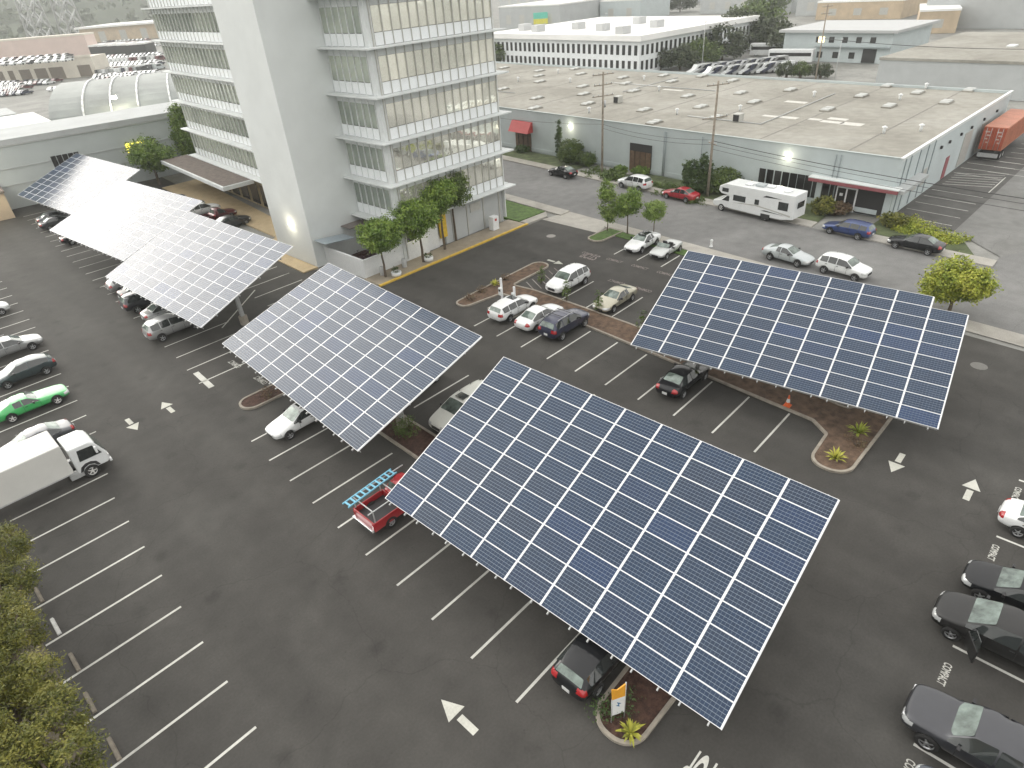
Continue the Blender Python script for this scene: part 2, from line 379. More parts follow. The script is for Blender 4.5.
def tree(name, label, cat, loc, lobes, m, ncl=120, per=22, leaf=.22, rc=.5, trunk=.14, fork=.45, group=None, bark=None, limbs=7, lean=(0, 0), asp=.55, fill=.5):
    root = empty(name, loc, 0, label, cat, group)
    cz = sum(l[2] for l in lobes)/len(lobes); b = MB(); zf = min(l[2]-l[5] for l in lobes)*.9+fork*.6; zf = max(.4, zf)
    cx = sum(l[0] for l in lobes)/len(lobes); cy = sum(l[1] for l in lobes)/len(lobes)
    limb(b, (0, 0, -.05), (cx*.4+lean[0], cy*.4+lean[1], zf), trunk*1.25, trunk*.8, 4, .05)
    for k in range(limbs):
        l = lobes[k % len(lobes)]; d = Vector((random.uniform(-1,1), random.uniform(-1,1), random.uniform(-.2,.9))).normalized()
        e = Vector(l[:3])+Vector((d.x*l[3], d.y*l[4], d.z*l[5]))*.75
        limb(b, (cx*.4+lean[0], cy*.4+lean[1], zf-.1), e, trunk*.55, trunk*.12, 4, .16)
    b.build('trunk', bark or M['bark'], root)
    P, Nn = crown_pts(lobes, ncl, per, rc, fill)
    link('crown', leafmesh('crown', P, Nn, leaf, asp), m, root)
    return root
def shrub(name, label, cat, loc, r, h, m, n=700, leaf=.16, group=None, lobes=None, rc=.3):
    root = empty(name, loc, 0, label, cat, group)
    lobes = lobes or [(0, 0, h*.5, r, r, h*.5)]
    b = MB()
    for k in range(5):
        a = random.uniform(0, 6.28); l = lobes[k % len(lobes)]
        limb(b, (l[0]*.5, l[1]*.5, 0), (l[0]+math.cos(a)*l[3]*.5, l[1]+math.sin(a)*l[4]*.5, l[2]), .03, .01, 3)
    b.build('stem', M['bark'], root)
    P, Nn = crown_pts(lobes, max(8, n//14), 14, rc, .35); P[:, 2] = np.maximum(P[:, 2], .03)
    link('foliage', leafmesh('foliage', P, Nn, leaf), m, root); return root
def spiky(name, label, loc, r, h, m, n=26):
    root = MB()
    for k in range(n):
        a = 6.283*k/n+random.uniform(-.2,.2); t = random.uniform(.35, 1.15); L_ = r*random.uniform(.8, 1.2)
        d = Vector((math.cos(a)*math.cos(t), math.sin(a)*math.cos(t), math.sin(t))); w = Vector((-math.sin(a), math.cos(a), 0))*.05
        p0 = Vector((0,0,.05)); p1 = p0+d*L_*.6; p2 = p0+d*L_+Vector((0,0,-.25*L_*math.cos(t)))
        root.face([p0-w*.6, p0+w*.6, p1+w, p1-w]); root.face([p1-w, p1+w, p2])
    o = root.build(name, m); o.location = loc; return tag(o, label, 'plant')
# ================================================================ vehicles
# stations: x, z underside, z belt, z top, half width, half width of the top
ST = {
'sedan': dict(st=[(2.36,.40,.56,.66,.60,.46),(2.2,.26,.66,.76,.82,.62),(1.5,.22,.79,.90,.91,.71),(.98,.22,.87,.98,.92,.73),(.2,.22,.93,1.41,.92,.60),(-.4,.22,.95,1.46,.92,.60),(-.95,.22,.96,1.41,.92,.58),(-1.65,.22,.98,1.07,.90,.67),(-2.15,.26,.94,1.02,.86,.66),(-2.36,.42,.74,.86,.70,.56)],
   wind=3, side=[(3,4),(5,6)], rear=6, wb=(1.42,-1.38), r=.33),
'hatch': dict(st=[(2.2,.40,.60,.70,.62,.48),(2.05,.26,.72,.82,.82,.64),(1.5,.22,.84,.95,.90,.72),(1.05,.22,.92,1.04,.91,.74),(.25,.22,.96,1.46,.91,.62),(-.4,.22,.98,1.52,.91,.62),(-1.1,.22,1.0,1.48,.91,.60),(-1.75,.24,1.02,1.30,.88,.58),(-2.1,.30,.98,1.04,.84,.68),(-2.22,.42,.72,.82,.76,.64)],
   wind=3, side=[(3,4),(5,6)], rear=7, wb=(1.34,-1.30), r=.33),
'wagon': dict(st=[(2.4,.40,.58,.68,.62,.48),(2.22,.26,.70,.80,.84,.66),(1.55,.22,.82,.93,.91,.73),(1.05,.22,.90,1.01,.92,.75),(.3,.22,.95,1.45,.92,.64),(-.4,.22,.97,1.51,.92,.64),(-1.3,.22,.98,1.50,.92,.63),(-2.0,.24,1.0,1.42,.90,.60),(-2.3,.30,.96,1.04,.86,.70),(-2.4,.42,.74,.84,.78,.66)],
   wind=3, side=[(3,4),(5,),(6,)], rear=7, wb=(1.40,-1.36), r=.34),
'suv': dict(st=[(2.32,.45,.74,.86,.66,.54),(2.16,.32,.88,1.0,.88,.70),(1.5,.28,1.0,1.12,.95,.78),(1.02,.28,1.06,1.19,.96,.80),(.35,.28,1.10,1.65,.96,.68),(-.4,.28,1.12,1.74,.96,.68),(-1.2,.28,1.14,1.73,.96,.67),(-1.95,.30,1.14,1.62,.94,.62),(-2.22,.36,1.08,1.18,.91,.74),(-2.33,.48,.84,.94,.84,.70)],
   wind=3, side=[(3,4),(5,),(6,)], rear=7, wb=(1.42,-1.40), r=.37),
'minivan': dict(st=[(2.5,.42,.66,.78,.68,.54),(2.34,.28,.82,.94,.90,.72),(1.75,.24,.98,1.12,.98,.80),(1.35,.24,1.05,1.22,.99,.82),(.45,.24,1.08,1.68,.99,.70),(-.4,.24,1.10,1.76,.99,.70),(-1.4,.24,1.10,1.76,.99,.69),(-2.2,.26,1.10,1.68,.97,.66),(-2.45,.34,1.02,1.12,.93,.78),(-2.55,.48,.80,.90,.86,.74)],
   wind=3, side=[(3,4),(5,),(6,)], rear=7, wb=(1.62,-1.44), r=.34),
'coupe': dict(st=[(2.35,.36,.52,.62,.58,.46),(2.18,.24,.62,.72,.80,.62),(1.5,.20,.74,.86,.90,.72),(.85,.20,.82,.94,.91,.74),(.05,.20,.88,1.30,.91,.56),(-.4,.20,.90,1.34,.91,.56),(-.85,.20,.92,1.29,.90,.54),(-1.7,.20,.93,1.0,.88,.64),(-2.15,.24,.90,.97,.84,.64),(-2.35,.40,.72,.82,.70,.56)],
   wind=3, side=[(3,4),(5,)], rear=6, wb=(1.36,-1.32), r=.33),
'muscle': dict(st=[(2.5,.42,.60,.68,.72,.60),(2.36,.28,.68,.78,.88,.74),(1.5,.24,.76,.88,.95,.80),(.6,.24,.80,.93,.96,.80),(.0,.24,.86,1.26,.96,.60),(-.4,.24,.88,1.31,.96,.60),(-.95,.24,.90,1.26,.96,.58),(-1.85,.24,.92,1.0,.95,.72),(-2.3,.28,.86,.94,.90,.76),(-2.45,.42,.70,.80,.80,.70)],
   wind=3, side=[(3,4),(5,)], rear=6, wb=(1.55,-1.30), r=.35),
'open': dict(st=[(2.1,.36,.52,.62,.58,.46),(1.95,.24,.62,.72,.78,.62),(1.3,.20,.72,.84,.86,.70),(.75,.20,.80,.90,.87,.70),(.55,.20,.82,.86,.87,.66),(-.1,.20,.83,.86,.87,.66),(-.75,.20,.85,.88,.87,.66),(-.95,.20,.86,.97,.86,.68),(-1.7,.22,.84,.94,.82,.66),(-2.0,.38,.70,.80,.68,.56)],
   wind=None, side=[], rear=None, wb=(1.2,-1.2), r=.31, inner=(4,5)),
'cab': dict(st=[(2.85,.50,.78,.92,.74,.64),(2.7,.36,.92,1.08,.94,.78),(2.0,.34,1.04,1.18,1.0,.84),(1.45,.34,1.08,1.22,1.01,.84),(.8,.34,1.12,1.76,1.01,.70),(.1,.34,1.14,1.86,1.01,.70),(-.55,.34,1.14,1.84,1.01,.69),(-.85,.36,1.12,1.20,1.0,.84),(-1.0,.40,1.08,1.14,.98,.84)],
   wind=3, side=[(3,4),(5,)], rear=6, wb=(1.85,-1.75), r=.40, cutonly=0),
'cabshort': dict(st=[(2.55,.45,.70,.84,.70,.60),(2.4,.32,.82,.96,.88,.72),(1.75,.30,.92,1.05,.93,.78),(1.2,.30,.97,1.10,.94,.78),(.6,.30,1.0,1.58,.94,.64),(.05,.30,1.02,1.66,.94,.64),(-.25,.32,1.02,1.62,.94,.63),(-.45,.34,1.0,1.06,.93,.78),(-.6,.36,.98,1.02,.92,.78)],
   wind=3, side=[(3,4)], rear=6, wb=(1.6,-1.5), r=.36),
}
def make_shell(key):
    S = ST[key]; st = S['st']; bm = bmesh.new(); rings = []
    for (x, zb, zl, zt, w, wt) in st:
        half = [(w*.80, zb), (w*1.0, zb+.38*(zl-zb)), (w*.975, zl), (wt, zt-.035)]
        ring = [bm.verts.new((x, 0, zb))]+[bm.verts.new((x, -y, z)) for y, z in half]+[bm.verts.new((x, 0, zt))]+[bm.verts.new((x, y, z)) for y, z in reversed(half)]
        rings.append(ring)
    F = {}
    for i in range(len(st)-1):
        a, b = rings[i], rings[i+1]
        for k in range(10):
            f = bm.faces.new((a[k], b[k], b[(k+1) % 10], a[(k+1) % 10])); F[(i, k)] = f
    bm.faces.new(rings[0]); bm.faces.new(list(reversed(rings[-1])))
    bmesh.ops.recalc_face_normals(bm, faces=bm.faces)
    cl = bm.edges.layers.float.new('crease_edge'); vl = bm.verts.layers.float.new('crease_vert')
    for i in range(len(st)-1):
        for k, c in ((3, .45), (7, .45), (4, .35), (6, .35), (1, .3), (9, .3)):
            for e in bm.edges:
                if e.verts[0] in (rings[i][k], rings[i+1][k]) and e.verts[1] in (rings[i][k], rings[i+1][k]): e[cl] = c; break
    groups = []
    if S['wind'] is not None: groups.append(('windshield', [F[(S['wind'], 4)], F[(S['wind'], 5)]], .045))
    if S['rear'] is not None: groups.append(('rear_window', [F[(S['rear'], 4)], F[(S['rear'], 5)]], .055))
    for sd in S['side']:
        for k in (3, 6): groups.append(('side_window', [F[(i, k)] for i in sd], .03))
    if 'inner' in S: groups.append(('interior', [F[(i, k)] for i in S['inner'] for k in (4, 5)], .03))
    for n, (nm, fs, th) in enumerate(groups):
        bmesh.ops.inset_region(bm, faces=fs, thickness=th, use_even_offset=True, use_boundary=True)
        for f in fs: f.material_index = n+1
        es = set(e for f in fs for e in f.edges)
        for e in es:
            if sum(1 for f in e.link_faces if f.material_index == n+1) == 1:
                e[cl] = 1.
                for v in e.verts: v[vl] = .85
    me = bpy.data.meshes.new('cage'); bm.to_mesh(me); bm.free()
    for _ in range(len(groups)+1): me.materials.append(M['dark'])
    o = bpy.data.objects.new('cage', me); C.objects.link(o)
    ss = o.modifiers.new('s', 'SUBSURF'); ss.levels = 3; ss.render_levels = 3
    bpy.context.view_layer.update()
    m1 = bpy.data.meshes.new_from_object(o.evaluated_get(bpy.context.evaluated_depsgraph_get()))
    bpy.data.objects.remove(o)
    # glass pieces
    out = {}
    def extract(name, test, off):
        b = bmesh.new(); b.from_mesh(m1); b.normal_update()
        bmesh.ops.delete(b, geom=[f for f in b.faces if not test(f)], context='FACES')
        if not b.faces: b.free(); return None
        ns = [(v, v.normal.copy()) for v in b.verts]
        for v, n in ns: v.co += n*off
        for f in b.faces: f.material_index = 0; f.smooth = True
        me = bpy.data.meshes.new(name); b.to_mesh(me); b.free(); return me
    pieces = []
    for n, (nm, fs, th) in enumerate(groups):
        me = extract(nm, lambda f: f.material_index == n+1, .006)
        if me: pieces.append((nm, me))
    x0, x1 = st[0][0], st[-1][0]; zf = st[1][2]; zr = st[-2][2]
    for s in (-1, 1):
        me = extract('headlight', lambda f: x0-.42 < f.calc_center_median().x and zf-.16 < f.calc_center_median().z < zf+.02 and s*f.calc_center_median().y > .46*st[1][4] and f.normal.x > .12, .008)
        if me: pieces.append(('headlight', me))
        me = extract('tail_light', lambda f: f.calc_center_median().x < x1+.26 and zr-.20 < f.calc_center_median().z < zr+.03 and s*f.calc_center_median().y > .56*st[-2][4] and f.normal.x < -.05, .008)
        if me: pieces.append(('tail_light', me))
    me = extract('grille', lambda f: x0-.14 < f.calc_center_median().x and zf-.34 < f.calc_center_median().z < zf-.1 and abs(f.calc_center_median().y) < .45*st[1][4] and f.normal.x > .3, .007)
    if me: pieces.append(('grille', me))
    # wheel arches
    body = m1.copy(); body.materials.clear(); body.materials.append(M['dark']); body.materials.append(M['dark'])
    for p in body.polygons: p.material_index = 0; p.use_smooth = True
    bo = bpy.data.objects.new('shell', body); C.objects.link(bo); cb = MB(); cb.mi = 0
    w = max(s[4] for s in st)
    for wx in S['wb']:
        if key in ('cab', 'cabshort') and wx < 0: continue
        for s in (-1, 1):
            c = bmesh.ops.create_cone(cb.bm, cap_ends=True, segments=24, radius1=S['r']+.055, radius2=S['r']+.055, depth=.5, matrix=Matrix.Translation((wx, s*(w+.0), S['r']))@Matrix.Rotation(math.pi/2, 4, 'X'))
    for f in cb.bm.faces: f.material_index = 1
    cut = cb.build('cut', [M['dark'], M['dark']])
    bo_m = bo.modifiers.new('c', 'BOOLEAN'); bo_m.operation = 'DIFFERENCE'; bo_m.object = cut; bo_m.solver = 'EXACT'
    bpy.context.view_layer.update()
    fin = bpy.data.meshes.new_from_object(bo.evaluated_get(bpy.context.evaluated_depsgraph_get()))
    if len(fin.polygons) < 500: fin = body
    bpy.data.objects.remove(bo); bpy.data.objects.remove(cut)
    fin.materials.clear(); fin.name = 'body'
    return fin, pieces
SHELL = {}
TYRE = {}
def wheel(parent, x, y, r, side, rimm):
    k = (round(r, 2), side, rimm.name)
    if k not in TYRE:
        b = MB(); w = .11 if r < .45 else .14
        b.lathe([(r*.62, -w), (r*.9, -w), (r*.98, -w*.75), (r, 0), (r*.98, w*.75), (r*.9, w), (r*.62, w)], 24, axis='Y')
        me = bpy.data.meshes.new('tyre'); bmesh.ops.recalc_face_normals(b.bm, faces=b.bm.faces); b.bm.to_mesh(me); b.bm.free(); me.materials.append(M['rubber'])
        b = MB(); s = side*w*.8
        b.mi = 0; b.lathe([(r*.66, s), (r*.60, s), (r*.58, s*.3)], 24, axis='Y'); b.lathe([(.001, s*1.0), (r*.16, s*1.0), (r*.18, s*.5)], 12, axis='Y')
        for q in range(5):
            t = 6.283*q/5; d = Vector((math.cos(t), 0, math.sin(t))); e = Vector((-math.sin(t), 0, math.cos(t)))
            p0, p1 = d*r*.1, d*r*.62
            b.face([p0-e*r*.11+Vector((0,s*.95,0)), p1-e*r*.07+Vector((0,s*.95,0)), p1+e*r*.07+Vector((0,s*.95,0)), p0+e*r*.11+Vector((0,s*.95,0))])
        b.mi = 1; b.lathe([(.001, s*.35), (r*.62, s*.35)], 20, axis='Y')
        bmesh.ops.recalc_face_normals(b.bm, faces=b.bm.faces)
        m2 = bpy.data.meshes.new('rim'); b.bm.to_mesh(m2); b.bm.free(); m2.materials.append(rimm); m2.materials.append(M['dark'])
        TYRE[k] = (me, m2)
    me, m2 = TYRE[k]
    t = bpy.data.objects.new('wheel', me); C.objects.link(t); t.parent = parent; t.location = (x, y, r)
    rr = bpy.data.objects.new('rim', m2); C.objects.link(rr); rr.parent = t
    return t
PART = {}
def shared(name, key, fn, mats, parent, loc=(0,0,0)):
    if key not in PART:
        b = MB(); fn(b); bmesh.ops.recalc_face_normals(b.bm, faces=b.bm.faces); me = bpy.data.meshes.new(name); b.bm.to_mesh(me); b.bm.free()
        for m in mats: me.materials.append(m)
        PART[key] = me
    o = bpy.data.objects.new(name, PART[key]); C.objects.link(o); o.parent = parent; o.location = loc; return o
def paintbody(o, m):
    if len(o.data.materials) == 0:
        o.data.materials.append(M['white']); o.data.materials.append(M['dark'])
    o.material_slots[0].link = 'OBJECT'; o.material_slots[0].material = m
def car(kind, name, label, cat, x, y, heading, pm, sc=(1,1,1), group=None, rimm=None, extras=(), roofm=None):
    """heading: world angle (deg) the nose points to"""
    if kind not in SHELL: SHELL[kind] = make_shell(kind)
    fin, pieces = SHELL[kind]; S = ST[kind]; st = S['st']
    root = empty(name, (x, y, .004), R(heading), label, cat, group); root.scale = sc
    b = bpy.data.objects.new('body', fin); C.objects.link(b); b.parent = root; paintbody(b, pm)
    mm = {'windshield': M['wsglass'], 'rear_window': M['wsglass'], 'side_window': M['cglass'], 'interior': M['plastic'], 'headlight': M['lamp'], 'tail_light': M['tail'], 'grille': M['plastic']}
    for nm, me in pieces:
        if not me.materials: me.materials.append(mm[nm])
        o = bpy.data.objects.new(nm, me); C.objects.link(o); o.parent = root
    w = max(s[4] for s in st)
    for wx in S['wb']:
        for s in (-1, 1): wheel(root, wx, s*(w-.115), S['r'], s, rimm or M['rim'])
    cw = st[3]; mz = cw[2]+.10
    for s in (-1, 1):
        shared('mirror', ('mirror', s), lambda b: (b.box((0, s*.09, .02), (.10, .2, .14)), b.box((.03, -s*.03, -.05), (.05, .1, .04))), [M['plastic']], root, (cw[0]-.38, s*(cw[4]-.02), mz))
    shared('number_plate', ('plate', kind), lambda b: b.box((0, 0, 0), (.02, .34, .17)), [M['plate']], root, (st[-1][0]-.012, 0, (st[-1][1]+st[-1][2])/2+.02))
    for ds in (1, -1):    # door gaps and handles on each flank
        dx = st[5][0]-.02
        for q_, zz in ((0, .5), (1.02, .46)):
            shared('door_seam', ('ds', ds, zz), lambda b: b.box((0, 0, 0), (.014, .03, zz)), [M['rubber']], root, (dx+q_, ds*(w*.978), .66+st[5][2]*.08))
        shared('door_handle', ('dh', ds), lambda b: b.box((0, ds*.012, 0), (.17, .03, .03)), [M['plastic']], root, (dx+.15, ds*(w*.985), st[5][2]-.10))
        if len(S['side']) > 1: shared('door_handle', ('dh', ds), None, [], root, (dx-.85, ds*(w*.985), st[5][2]-.10))
    if 'rack' in extras:
        for s in (-1, 1): shared('roof_rail', ('rail', kind, s), lambda b: (b.tube((st[4][0]-.15, s*(st[5][5]-.02), st[5][3]+.02), (st[6][0]-.4, s*(st[5][5]-.02), st[5][3]+.0), .025, n=6)), [M['galv']], root)
    if 'sunroof' in extras:
        shared('sunroof', ('sun', kind), lambda b: b.box((st[4][0]-.42, 0, st[5][3]-.012), (.55, .74, .03)), [M['cglass']], root)
    if 'glassroof' in extras:
        shared('sunroof', ('gsun', kind), lambda b: b.box((st[5][0]+.05, 0, st[5][3]-.014), (1.15, .86, .03)), [M['cglass']], root)
    if 'crossbar' in extras:
        for q in (.0, -.9): shared('roof_bar', ('bar', kind), lambda b: b.tube((0, -.66, 0), (0, .66, 0), .025, n=6), [M['plastic']], root, (st[5][0]+q+.3, 0, st[5][3]+.06))
    if 'arc' in extras:
        pass
    return root
def bed_of_pickup(root, x0, x1, w, z, pm, deck=.62):
    b = MB(); t = .07
    b.box(((x0+x1)/2, w-t/2, (z+.42)/2), (x0-x1, t, z-.42)); b.box(((x0+x1)/2, -w+t/2, (z+.42)/2), (x0-x1, t, z-.42))
    b.box((x1+.04, 0, (z+.45)/2), (.08, 2*w-2*t-.01, z-.45)); b.box((x0-.03, 0, (z+.5)/2), (.06, 2*w-2*t-.01, z-.52))
    o = b.build('truck_bed', pm, root, bevel=.03)
    b = MB(); b.box(((x0+x1)/2, 0, deck), (x0-x1-.16, 2*w-2*t-.02, .06)); b.build('bed_liner', M['plastic'], o)
    b = MB(); b.box((x1-.09, 0, .5), (.16, 2*w-.1, .18)); b.build('bumper', M['chrome'], root, bevel=.03)
    for s in (-1, 1):
        b = MB(); b.box((x1-.012, s*(w-.12), z-.28), (.04, .14, .34)); b.build('tail_light', M['tail'], root)
    b = MB(); b.box(((x0+x1)/2+.1, 0, .5), (x0-x1-.2, w*1.2, .2)); b.build('chassis', M['dark'], root)
P_ = {}
def pc(n, c=None, metal=.0, rough=.32):
    if n not in P_:
        P_[n] = paint('paint_'+n, c, metal, rough)
        if max(c) < .05:
            q = P_[n].node_tree.nodes['Principled BSDF'].inputs; q['Coat Weight'].default_value = .75; q['Roughness'].default_value = .5; q['Specular IOR Level'].default_value = .12; q['Coat Roughness'].default_value = .03
    return P_[n]
WHITE = pc('white', (.74,.76,.76)); PEARL = pc('pearl', (.68,.69,.64)); BLACK = pc('black', (.008,.009,.011)); SILVER = pc('silver', (.40,.41,.41), .5); GREY = pc('grey', (.10,.105,.115), .4)
DKGREY = pc('charcoal', (.045,.047,.055), .4); GREEN = pc('green', (.05,.40,.11)); DKGREEN = pc('dark_green', (.05,.07,.075), .4); RED = pc('red', (.36,.014,.025)); TRUCKRED = pc('truck_red', (.36,.016,.022)); MAROON = pc('maroon', (.11,.015,.022), .2)
BLUE = pc('blue', (.035,.065,.20), .4); GOLD = pc('gold', (.42,.40,.31), .5); NAVY = pc('navy', (.03,.035,.07), .4); DUMMY = None; BRONZE = pc('bronze', (.06,.052,.042), .4); PALE = pc('pale_grey', (.45,.49,.50), .2); TAN = pc('beige', (.40,.36,.27), .2)
# ================================================================ ground, streets, markings
yaw_s = math.atan(.10)            # the street runs a few degrees off the lot
sheet('ground', [(-2600,-1200),(2600,-1200),(2600,4200),(-2600,4200)], -.06, M['yard'])
def nx(y): return 53.0+.10*y      # street kerb on the lot side
def fx(y): return 64.4+.105*y      # far kerb
Y0, Y1 = -60., 150.
sheet('street', [(nx(-90),-90),(fx(-90)+0,-90),(fx(Y1),Y1),(nx(Y1),Y1)], -.004, M['street'])
# parking lot asphalt (dark seal coat) reaching the walk in front of the street
sheet('parking_lot', [(-2.7,-60),(nx(-60)-1.9,-60),(nx(48)-3.1,47.6),(31.0,47.9),(30.6,50.2),(31,56),(29.0,57.6),(29.0,75),(33.5,80),(36.5,114.5),(14.0,116.9),(-2.7,118)], 0., M['lot'])
sheet('driveway_apron', [(nx(-60)-1.9,-60),(nx(-60),-60),(nx(5.2),5.2),(nx(5.2)-1.9,5.2)], .004, M['conc'])
def raised(name, poly, h, m, bev=.03):
    b = MB(); b.prism(poly, -.1, h); return struct(name, b, m, bevel=bev)
raised('pavement', [(nx(5.2)-1.7,5.2),(nx(5.2),5.2),(nx(40),40),(nx(40)-1.6,40)], .12, M['conc'])
raised('pavement', [(nx(46.6)-1.7,46.6),(nx(46.6),46.6),(nx(150),150),(nx(150)-1.7,150)], .12, M['conc'])
sheet('driveway_apron', [(nx(40)-3.4,39.6),(nx(40),40),(nx(46.6),46.6),(nx(46.6)-3.9,47.6)], .008, M['conc'])
raised('lawn', [(nx(5.4)-2.9,5.6),(nx(5.4)-1.72,5.4),(nx(38.6)-1.62,38.6),(nx(38.6)-2.9,38.6)], .08, M['grass'])
raised('lawn', [(51.6,49.2),(nx(48)-1.9,49.0),(nx(62)-1.9,62),(51.6,66)], .16, M['grass'])
raised('pavement', [(51.6,47.9),(nx(48)-3.0,47.7),(nx(48)-1.8,48.9),(51.6,49.1)], .12, M['conc'])
# pavement in front of the tower with the yellow kerb
raised('pavement', [(30.9,48.25),(51.4,48.05),(51.4,50.75),(30.9,50.75)], .13, mat('tan_paving', (.30,.26,.20), .8, var=.15, scale=1.))
b = MB(); b.prism([(30.8,48.0),(51.6,47.8),(51.6,48.08),(30.8,48.28)], -.02, .14); struct('kerb', b, M['yellow'], bevel=.02)
raised('pavement', [(28.2,57.4),(29.9,57.4),(29.9,65),(34.4,65),(39.2,107),(33.6,107),(32.2,70),(28.6,67.5)], .13, mat('tan_walk', (.42,.33,.20), .8, var=.12, scale=1.))
# far side of the street: pavement, planting strip, drive openings
for a, c in ((22.0, 150), (5.8, 20.2)):
    raised('pavement', [(fx(a),a),(fx(a)+1.7,a),(fx(c)+1.7,c),(fx(c),c)], .12, M['conc'])
sheet('drive_opening', [(fx(-70),-70),(fx(-70)+60,-70),(fx(5.8)+60,5.8),(fx(5.8),5.8)], .000, M['street'])
SH = .05
bd = lambda x, y: (73.2+x*math.cos(-.0853)-(y+SH*x)*math.sin(-.0853), 16.7+x*math.sin(-.0853)+(y+SH*x)*math.cos(-.0853))   # frame of the long warehouse
sheet('planting_strip', [(fx(22)+1.7,22),(fx(49)+1.7,49),bd(-.05,33),bd(-.05,5.5)], .05, M['strip'])
sheet('planting_strip', [(fx(57)+1.7,57.5),(fx(74)+1.7,74),bd(-.05,57),bd(-.05,41)], .05, M['strip'])
sheet('planting_strip', [(fx(7.5)+1.7,7.5),(fx(17.5)+1.7,17.5),bd(-.05,.5),bd(-1.,-7.)], .05, M['strip'])
sheet('side_lot', [bd(.2,-.0),bd(70,0),bd(70,-6.2),bd(.2,-6.2)], .006, mat('old_asphalt', (.085,.083,.078), .9, var=.25, scale=.5, bump=.2))
sheet('side_road', [bd(.2,-6.2),bd(90,-6.2),bd(90,-60),(fx(5.8)+3,5.8)], .002, ground_mat('side_asphalt', (.155,.155,.147), (.185,.185,.177), (.215,.215,.207), stain=.85, cracks=True))
sheet('dirt_verge', [(-30,-60),(-2.7,-60),(-2.7,118),(-30,118)], .0, M['dirt'])

def stripe(x0, y0, x1, y1, w=.12, name='parking_stripe', m=None, z=.004):
    d = Vector((x1-x0, y1-y0)).normalized(); n = Vector((-d.y, d.x))*w/2
    b = MB(); f = b.face([(x0-n.x,y0-n.y,z),(x1-n.x,y1-n.y,z),(x1+n.x,y1+n.y,z),(x0+n.x,y0+n.y,z)])
    o = struct(name, b, m or M['line'])
    if o.data.polygons[0].normal.z < 0: o.data.flip_normals()
    return o
YL = [12.2,14.93,17.66,20.4,23.08,25.8,28.5,31.24,33.95,36.68,39.43,42.18,44.92,47.68,50.42,53.23,55.93,58.6,61.35,64.1,67.6,70.1,72.9,75.6,78.4,81.3,84,86.8,89.5,92.2]
XE = [(12,1.55),(17.66,1.92),(25.8,2.38),(36.68,3.05),(39.43,3.57),(44.92,4.62),(55.93,5.5),(66.1,6.5),(81.3,7.33),(100,8.3)]
def interp(t, y):
    for (a, b), (c, d) in zip(t, t[1:]):
        if y <= c: return b+(d-b)*(y-a)/(c-a)
    return t[-1][1]
for y in YL: xe = interp(XE, y); stripe(xe-5.2, y, xe, y)
def xs(y): return 9.33+.0605*(y-10.62) if y < 33 else (10.68+.098*(y-33) if y < 50 else 12.4+.055*(y-50))
YM = [10.62+2.735*k for k in range(10)]+[45.18+2.73*k for k in range(25)]
for k, y in enumerate(YM):
    stripe(xs(y), y, xs(y)+5.6, y)
for y in YM[:-2]:
    if y < 66: stripe(xs(y)+9.4, y, xs(y)+14.5, y)
stripe(12.25,43.87,12.42,47.0,.42,'stop_bar')
for a, c in (((197,330),(238,318)),): pass
g1, g2 = gp(222,328), gp(255,290); stripe(g1.x,g1.y,g2.x,g2.y,.12)
YN = [10.35+2.733*k for k in range(10)]
for y in YN: stripe(29.2+.05*(y-10)+.1, y, 34.1+.08*(y-10), y)
for y in [7.8+2.72*k for k in range(10)]: stripe(37.4+.05*(y-10), y, 42.1+.05*(y-10), y)
for y in [7.3+2.725*k for k in range(11)]: stripe(49.2+.02*y-.3, y, nx(y)-3.1, y)
for k, x in enumerate((14.9,17.52,20.1,22.7,25.3,27.9,30.42,33.0,35.55,38.2,40.8)): stripe(x, -1.2, x, -6.6)
def arrow(x, y, ang, s=1.):
    b = MB(); z = .004
    def T(p): c, t = math.cos(ang), math.sin(ang); return (x+s*(p[0]*c-p[1]*t), y+s*(p[0]*t+p[1]*c), z)
    b.face([T(p) for p in ((1.0,0),(.08,.42),(.08,-.42))]); b.face([T(p) for p in ((-.08,.15),(-1.0,.15),(-1.0,-.15),(-.08,-.15))])
    o = struct('painted_arrow', b, M['arrow'])
    bm = bmesh.new(); bm.from_mesh(o.data); bmesh.ops.recalc_face_normals(bm, faces=bm.faces)
    for f in bm.faces:
        if f.normal.z < 0: f.normal_flip()
    bm.to_mesh(o.data); bm.free()
arrow(7.45,11.97,R(90)); arrow(6.55,43.75,R(-90)); arrow(9.02,43.9,R(90)); arrow(33.2,3.96,R(180)); arrow(33.26,.48,0); arrow(44.8,38.15,R(-90)); 
g = gp(603,399); arrow(g.x-.3, g.y+.9, R(-90))
def words(txt, x, y, ang, h, m, wide=1., name='painted_word', z=.005, parent=None):
    cu = bpy.data.curves.new('t', 'FONT'); cu.body = txt; cu.size = 1.4*h; cu.align_x = 'CENTER'; cu.align_y = 'CENTER'; cu.offset = .03*h
    o = bpy.data.objects.new('t', cu); C.objects.link(o); bpy.context.view_layer.update()
    me = bpy.data.meshes.new_from_object(o.evaluated_get(bpy.context.evaluated_depsgraph_get())); bpy.data.objects.remove(o)
    me.transform(Matrix.Scale(wide, 4, (1,0,0)))
    q = link(name, me, m); q.location = (x, y, z); q.rotation_euler = (0,0,ang); q['kind'] = 'structure'; return q
words('STOP', 11.55, 3.9, R(90), 1.8, M['line'], .205)
for x in (21.15,): words('COMPACT', x, -1.27, R(180), .28, M['line'], .62)
for x in (16.3, 29.2, 34.3): words('COMPACT', x, -1.3, R(180), .28, M['line'], .62)
words('STOP', 47.9, 36.2, R(90), 1.3, M['faded'], .42)
for y in (31.0,28.2,25.4): words('COMPACT', 44.3, y-.5, R(90), .42, M['faded'], .62)
